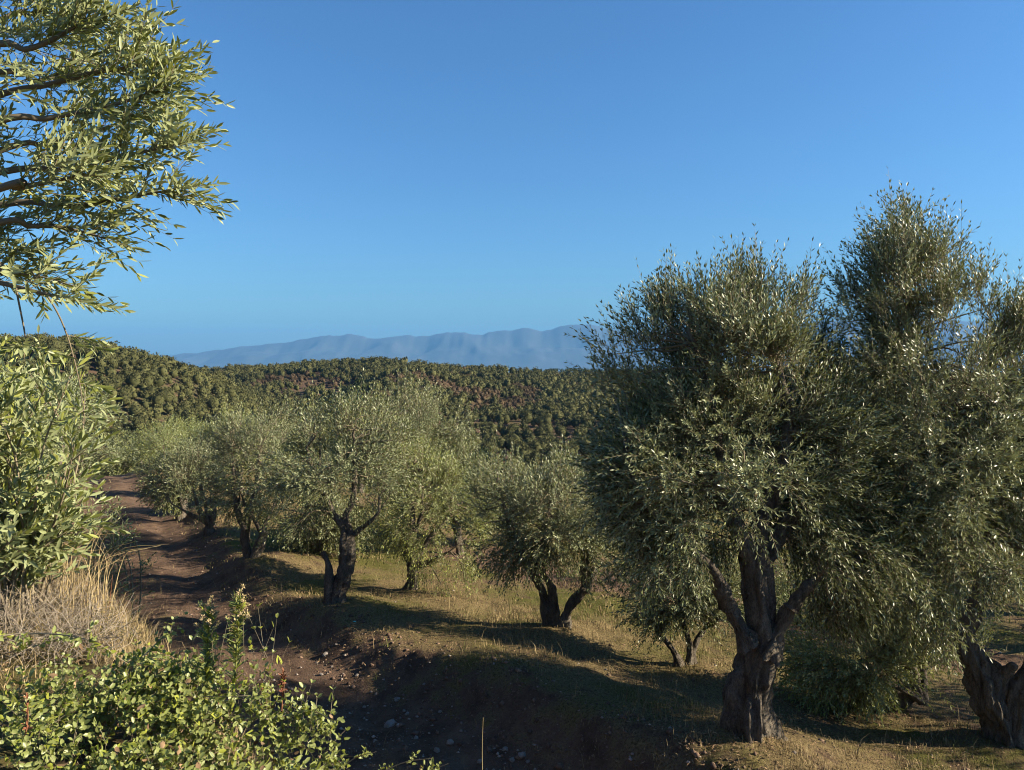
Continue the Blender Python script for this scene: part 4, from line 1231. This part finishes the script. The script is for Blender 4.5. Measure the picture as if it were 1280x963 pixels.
def dried_plant(u, vtop, vbot, Y, seed, label, n=60, mat='red_dry', ll=.03, wid=.01, name='dried_plant', spread=.4):
    rng = np.random.default_rng(seed)
    foot = at(u, vbot, Y); tip = at(u + rng.uniform(-6, 6), vtop, Y)
    root = link(name, None, loc=foot, category='dry plant', label=label)
    st = MB()
    C = wiggle([foot, foot * .5 + tip * .5 + [rng.normal(0, .01), 0, 0], tip], 8, .012, seed)
    tube(st, C, np.linspace(.003, .0013, len(C)), 5, tint=.6)
    link('stem', st.mesh('stem', mat, True, origin=foot), root)
    if n:
        lf = MB(); k = rng.uniform(.3, 1, n)
        p = C[(k * (len(C) - 1)).astype(int)]
        d = norm(rng.normal(0, spread, (n, 3)) + [[0, 0, .6]])
        leaves(lf, p, d, rng.normal(size=(n, 3)), rng.uniform(.5, 1, n) * ll, rng.uniform(.5, 1, n) * wid, rng.uniform(0, 1, n), hi=True, curl=.2)
        link('foliage', lf.mesh('foliage', mat, origin=foot), root, kind='stuff')
dried_plant(352, 838, 890, 3.2, 95, "rust-red dried plant with crumpled leaves at the vine's right end", 70)
dried_plant(326, 858, 905, 3.15, 96, "thin reddish dried plant just left of the crumpled rust-red one", 35)
dried_plant(30, 868, 930, 2.6, 97, "reddish dried stem leaning in the dark hollow of the vine", 22)
dried_plant(136, 718, 800, 5.0, 98, "tall reddish bare stalk standing before the path above the vine", 10, spread=.3)
dried_plant(604, 898, 985, 4.6, 99, "single thin pale stalk curving up before the shaded bank", 0, 'straw', name='dry_stalk')

# ------------------------------------------------------------------ grasses, brush, litter
def blades(mb, P, h, w, lean, tint, rng, segs=2):
    n = len(P); a = rng.uniform(0, 6.28, n); ld = np.stack([np.cos(a), np.sin(a), 0 * a], 1)
    b = rng.uniform(0, 6.28, n); sd = np.stack([np.cos(b), np.sin(b), 0 * b], 1)
    up = np.array([[0, 0, 1.]])
    p1 = P + up * h[:, None] * .55 + ld * (lean * h * .3)[:, None]
    p2 = P + up * (h * (1 - .35 * lean))[:, None] + ld * (lean * h)[:, None]
    W = w[:, None] * sd * .5
    V = np.stack([P - W, P + W, p1 + W * .7, p1 - W * .7, p2], 1).reshape(-1, 3)
    o = np.arange(n)[:, None] * 5
    mb.add(V, np.vstack([o + [[3, 2, 4]]]), np.vstack([o + [[0, 1, 2, 3]]]), np.repeat(tint, 5))

def scatter(rng, n, r0, r1, a0=-39, a1=39):
    r = np.exp(rng.uniform(math.log(r0), math.log(r1), n)); a = np.radians(rng.uniform(a0, a1, n))
    return r * np.sin(a), r * np.cos(a)

def grass():
    rng = np.random.default_rng(111)
    x, y = scatter(rng, 230000, 4.0, 34)
    s, t = path_st(x, y)
    clump = fbm(x * 1.1, y * 1.1, 121, 3); tuft = fbm(x * 4.5, y * 4.5, 122, 2)
    dens = np.clip(.50 + 1.3 * clump + .9 * tuft, 0, 1)
    dens = dens * np.where(s < -1.75, 1, np.where(s < -1.0, .45, np.where(s < .95, .03, np.where(s < 1.5, .5, .9))))
    dens = dens + np.where((np.abs(s) < .25), .08, 0)
    ok = rng.uniform(size=len(x)) < dens
    x, y, s, clump, tuft = x[ok], y[ok], s[ok], clump[ok], tuft[ok]
    z = H(x, y)
    h = rng.uniform(.025, .085, len(x)) * (1 + 1.5 * np.clip(clump + tuft, 0, 1)) + np.where(rng.uniform(size=len(x)) < .05, rng.uniform(.06, .22, len(x)), 0)
    w = rng.uniform(.0025, .006, len(x)) * (0.5 + np.hypot(x, y) / 13.)
    green = (fbm(x * .5, y * .5, 131, 3) + rng.normal(0, .16, len(x))) > .10
    for nm, m, mat, lab in (('dry_grass', ~green, 'straw', "dry straw-coloured grass over the grove floor"), ('green_grass', green, 'green_grass', "short green grass and moss over the grove floor")):
        mb = MB(); P = np.stack([x, y, z - .005], 1)[m]
        hh = h[m] * (1.0 if nm == 'dry_grass' else .6)
        blades(mb, P, hh, w[m], rng.uniform(.1, .9, m.sum()), np.clip(rng.normal(.5, .25, m.sum()), 0, 1), rng)
        link(nm, mb.mesh(nm, mat), kind='stuff', label=lab)
grass()

def bank_grass():
    rng = np.random.default_rng(112)
    # tall dry grass along the upper edge of the path
    n = 26000
    x, y = scatter(rng, n, 4.2, 13, -38, -14)
    s, t = path_st(x, y)
    cl = fbm(x * 1.6, y * 1.6, 141, 3)
    ok = (s > .95) & (s < 6) & (rng.uniform(size=n) < np.clip(.4 + 1.4 * cl, 0, 1))
    x, y = x[ok], y[ok]; P = np.stack([x, y, H(x, y) - .01], 1); n = len(x)
    mb = MB()
    far = S(5, 7, np.hypot(x, y))
    blades(mb, P, rng.uniform(.05, .2, n) * (1 + .5 * far), rng.uniform(.003, .0065, n), rng.uniform(.3, 1.7, n), np.clip(rng.normal(.42, .24, n), 0, 1), rng)
    link('bank_grass', mb.mesh('bank_grass', 'straw'), kind='stuff', label="bleached dry grass on the bank above the path")
    # long arching stalks
    mb = MB()
    for i in range(130):
        u, v = rng.uniform(-10, 135), rng.uniform(690, 790)
        p = on_ground(u, v, 3.0, 12.0)
        L = rng.uniform(.35, .8); a = rng.uniform(-.4, .9)
        C = catmull([p, p + [L * .18 * a, rng.normal(0, .05), L * .6], p + [L * .75 * a, rng.normal(0, .12), L * (.95 - .35 * abs(a))]], 4)
        tube(mb, C, np.linspace(.0035, .0012, len(C)), 3, tint=rng.uniform(.4, 1), capend=False)
    link('dry_stalks', mb.mesh('dry_stalks', 'straw'), kind='stuff', label="long arching dry stalks at the path's upper edge")
    # grey tangle of dead twigs
    mb = MB()
    for i in range(1500):
        u, v = rng.uniform(-20, 150) , rng.uniform(712, 835)
        if u > 60 + (v - 712) * .9: continue
        p = on_ground(u, v, 3.0, 9.0) + np.array([rng.normal(0, .05), rng.normal(0, .05), rng.uniform(0, .16)])
        d = norm(rng.normal(size=3) + np.array([.2, 0, .35])); L = rng.uniform(.08, .26)
        C = np.array([p, p + d * L * .5 + rng.normal(0, .02, 3), p + d * L + rng.normal(0, .04, 3)])
        tube(mb, C, [.0022, .0016, .0008], 3, tint=rng.uniform(0, 1), capend=False)
    link('dead_brush', mb.mesh('dead_brush', 'brush'), kind='stuff', label="grey tangle of dead twigs on the bank behind the vine")
bank_grass()

def litter_and_gravel():
    rng = np.random.default_rng(113)
    x, y = scatter(rng, 60000, 4.5, 26)
    s, t = path_st(x, y)
    dens = np.where(s < -1.0, .75, np.where(s < .95, .35, .4)) * np.clip(.6 + 1.2 * fbm(x * .9, y * .9, 151, 3), 0, 1)
    ok = rng.uniform(size=len(x)) < dens
    x, y = x[ok], y[ok]; n = len(x)
    P = np.stack([x, y, H(x, y) + .012], 1)
    mb = MB(); d = rng.normal(size=(n, 3)); d[:, 2] *= .25
    leaves(mb, P, d, np.array([[0, 0, 1.]]) + rng.normal(0, .45, (n, 3)), rng.uniform(.03, .06, n), rng.uniform(.009, .016, n), rng.uniform(0, 1, n))
    link('leaf_litter', mb.mesh('leaf_litter', 'litter'), kind='stuff', label="fallen brown leaves strewn over path and bank")
    x, y = scatter(rng, 16000, 4.5, 22)
    s, t = path_st(x, y)
    dens = np.where(np.abs(s) < 1.1, np.clip(.35 + 1.2 * fbm(x * 1.2, y * 1.2, 161, 3), 0, 1), np.where((s < -1) & (s > -1.9), .25, .015))
    ok = rng.uniform(size=len(x)) < dens
    x, y = x[ok], y[ok]; n = len(x)
    r = .008 + .02 * rng.uniform(0, 1, n) ** 3
    O = np.array([(1, 0, 0), (0, 1, 0), (-1, 0, 0), (0, -1, 0), (0, 0, .7), (0, 0, -.7)], float)
    V = O[None] * r[:, None, None] * rng.uniform(.6, 1.3, (n, 6, 1)) * rng.uniform(.8, 1.3, (n, 1, 3)) + np.stack([x, y, H(x, y) + r * .25], 1)[:, None]
    F = np.array([(0, 1, 4), (1, 2, 4), (2, 3, 4), (3, 0, 4), (1, 0, 5), (2, 1, 5), (3, 2, 5), (0, 3, 5)])
    mb = MB(); mb.add(V.reshape(-1, 3), (F[None] + (np.arange(n) * 6)[:, None, None]).reshape(-1, 3), None, np.repeat(rng.uniform(0, 1, n), 6))
    link('gravel', mb.mesh('gravel', 'gravel'), kind='stuff', label="small gravel on the path")
    x, y = scatter(rng, 42000, 4.5, 24)
    s, t = path_st(x, y)
    dens = np.where((s < -.85) & (s > -2.0), .55, np.where(np.abs(s) < 1.0, .10, np.where((s > .8) & (s < 1.8), .35, .03))) * np.clip(.5 + 1.6 * fbm(x * 1.7, y * 1.7, 171, 3), 0, 1)
    ok = rng.uniform(size=len(x)) < dens
    x, y = x[ok], y[ok]; n = len(x)
    r = .010 + .034 * rng.uniform(0, 1, n) ** 2.5
    V = O[None] * r[:, None, None] * rng.uniform(.5, 1.4, (n, 6, 1)) * rng.uniform(.7, 1.4, (n, 1, 3)) + np.stack([x, y, H(x, y) + r * .1], 1)[:, None]
    mb = MB(); mb.add(V.reshape(-1, 3), (F[None] + (np.arange(n) * 6)[:, None, None]).reshape(-1, 3), None, np.repeat(rng.uniform(0, 1, n), 6))
    link('earth_clods', mb.mesh('earth_clods', 'clod'), kind='stuff', label="crumbled brown earth along the bank and track edges")
litter_and_gravel()

# ------------------------------------------------------------------ stones on the path
def stones():
    rng = np.random.default_rng(114)
    import bmesh
    vars_ = []
    for k_ in range(4):
        bm = bmesh.new(); bmesh.ops.create_icosphere(bm, subdivisions=2, radius=1)
        for vv in bm.verts:
            q = vv.co * 1.3 + Vector((k_ * 9.1, 0, 0))
            vv.co = vv.co * (1 + .5 * mnoise.noise(q) + .25 * mnoise.noise(q * 2.7))
            vv.co.z *= .62
        me = bpy.data.meshes.new('stone'); bm.to_mesh(me); bm.free(); me.materials.append(M['stone']); vars_.append(me)
    spots = [(487, 904, .085), (497, 874, .05), (546, 941, .05), (562, 934, .045), (653, 950, .05), (632, 943, .04), (407, 816, .05), (402, 845, .035), (446, 845, .035), (550, 896, .03), (509, 893, .035),
             (420, 806, .03), (432, 818, .035), (470, 866, .03), (600, 955, .04), (455, 880, .03), (520, 925, .035), (396, 826, .03), (415, 832, .025), (640, 955, .035), (480, 850, .025), (660, 957, .03), (530, 860, .025)]
    for i, (u, v, r) in enumerate(spots):
        r = r * .8
        p = on_ground(u, v, 4.0)
        o = link('stone', vars_[i % 4], loc=(p[0], p[1], gz(p[0], p[1]) + r * .2), category='stone', group='stones on the path')
        o.scale = (r * rng.uniform(.9, 1.3), r * rng.uniform(.8, 1.1), r); o.rotation_euler = (rng.uniform(-.2, .2), rng.uniform(-.2, .2), rng.uniform(0, 6.28))
        o['label'] = "largest pale stone on the shaded part of the path" if i == 0 else "small pale stone lying in the gravel of the path"
    p = on_ground(443, 776, 4.0)
    mb = MB(); a = rng.uniform(-1, 1, (7, 3)) * [.05, .03, .012]
    C = .55 * np.array([[-.05, 0, .01], [-.02, .03, .025], [.02, .02, .012], [.055, .01, .03], [.04, -.025, .01], [0, -.035, .028], [-.035, -.025, .012], [0, 0, .035]])
    mb.add(C, [(0, 7, 1), (1, 7, 2), (2, 7, 3), (3, 7, 4), (4, 7, 5), (5, 7, 6), (6, 7, 0)], None)
    link('plastic_scrap', mb.mesh('plastic_scrap', 'scrap'), loc=(p[0], p[1], gz(p[0], p[1])), category='scrap', label="crumpled turquoise plastic scrap at the foot of the bank tree")
stones()
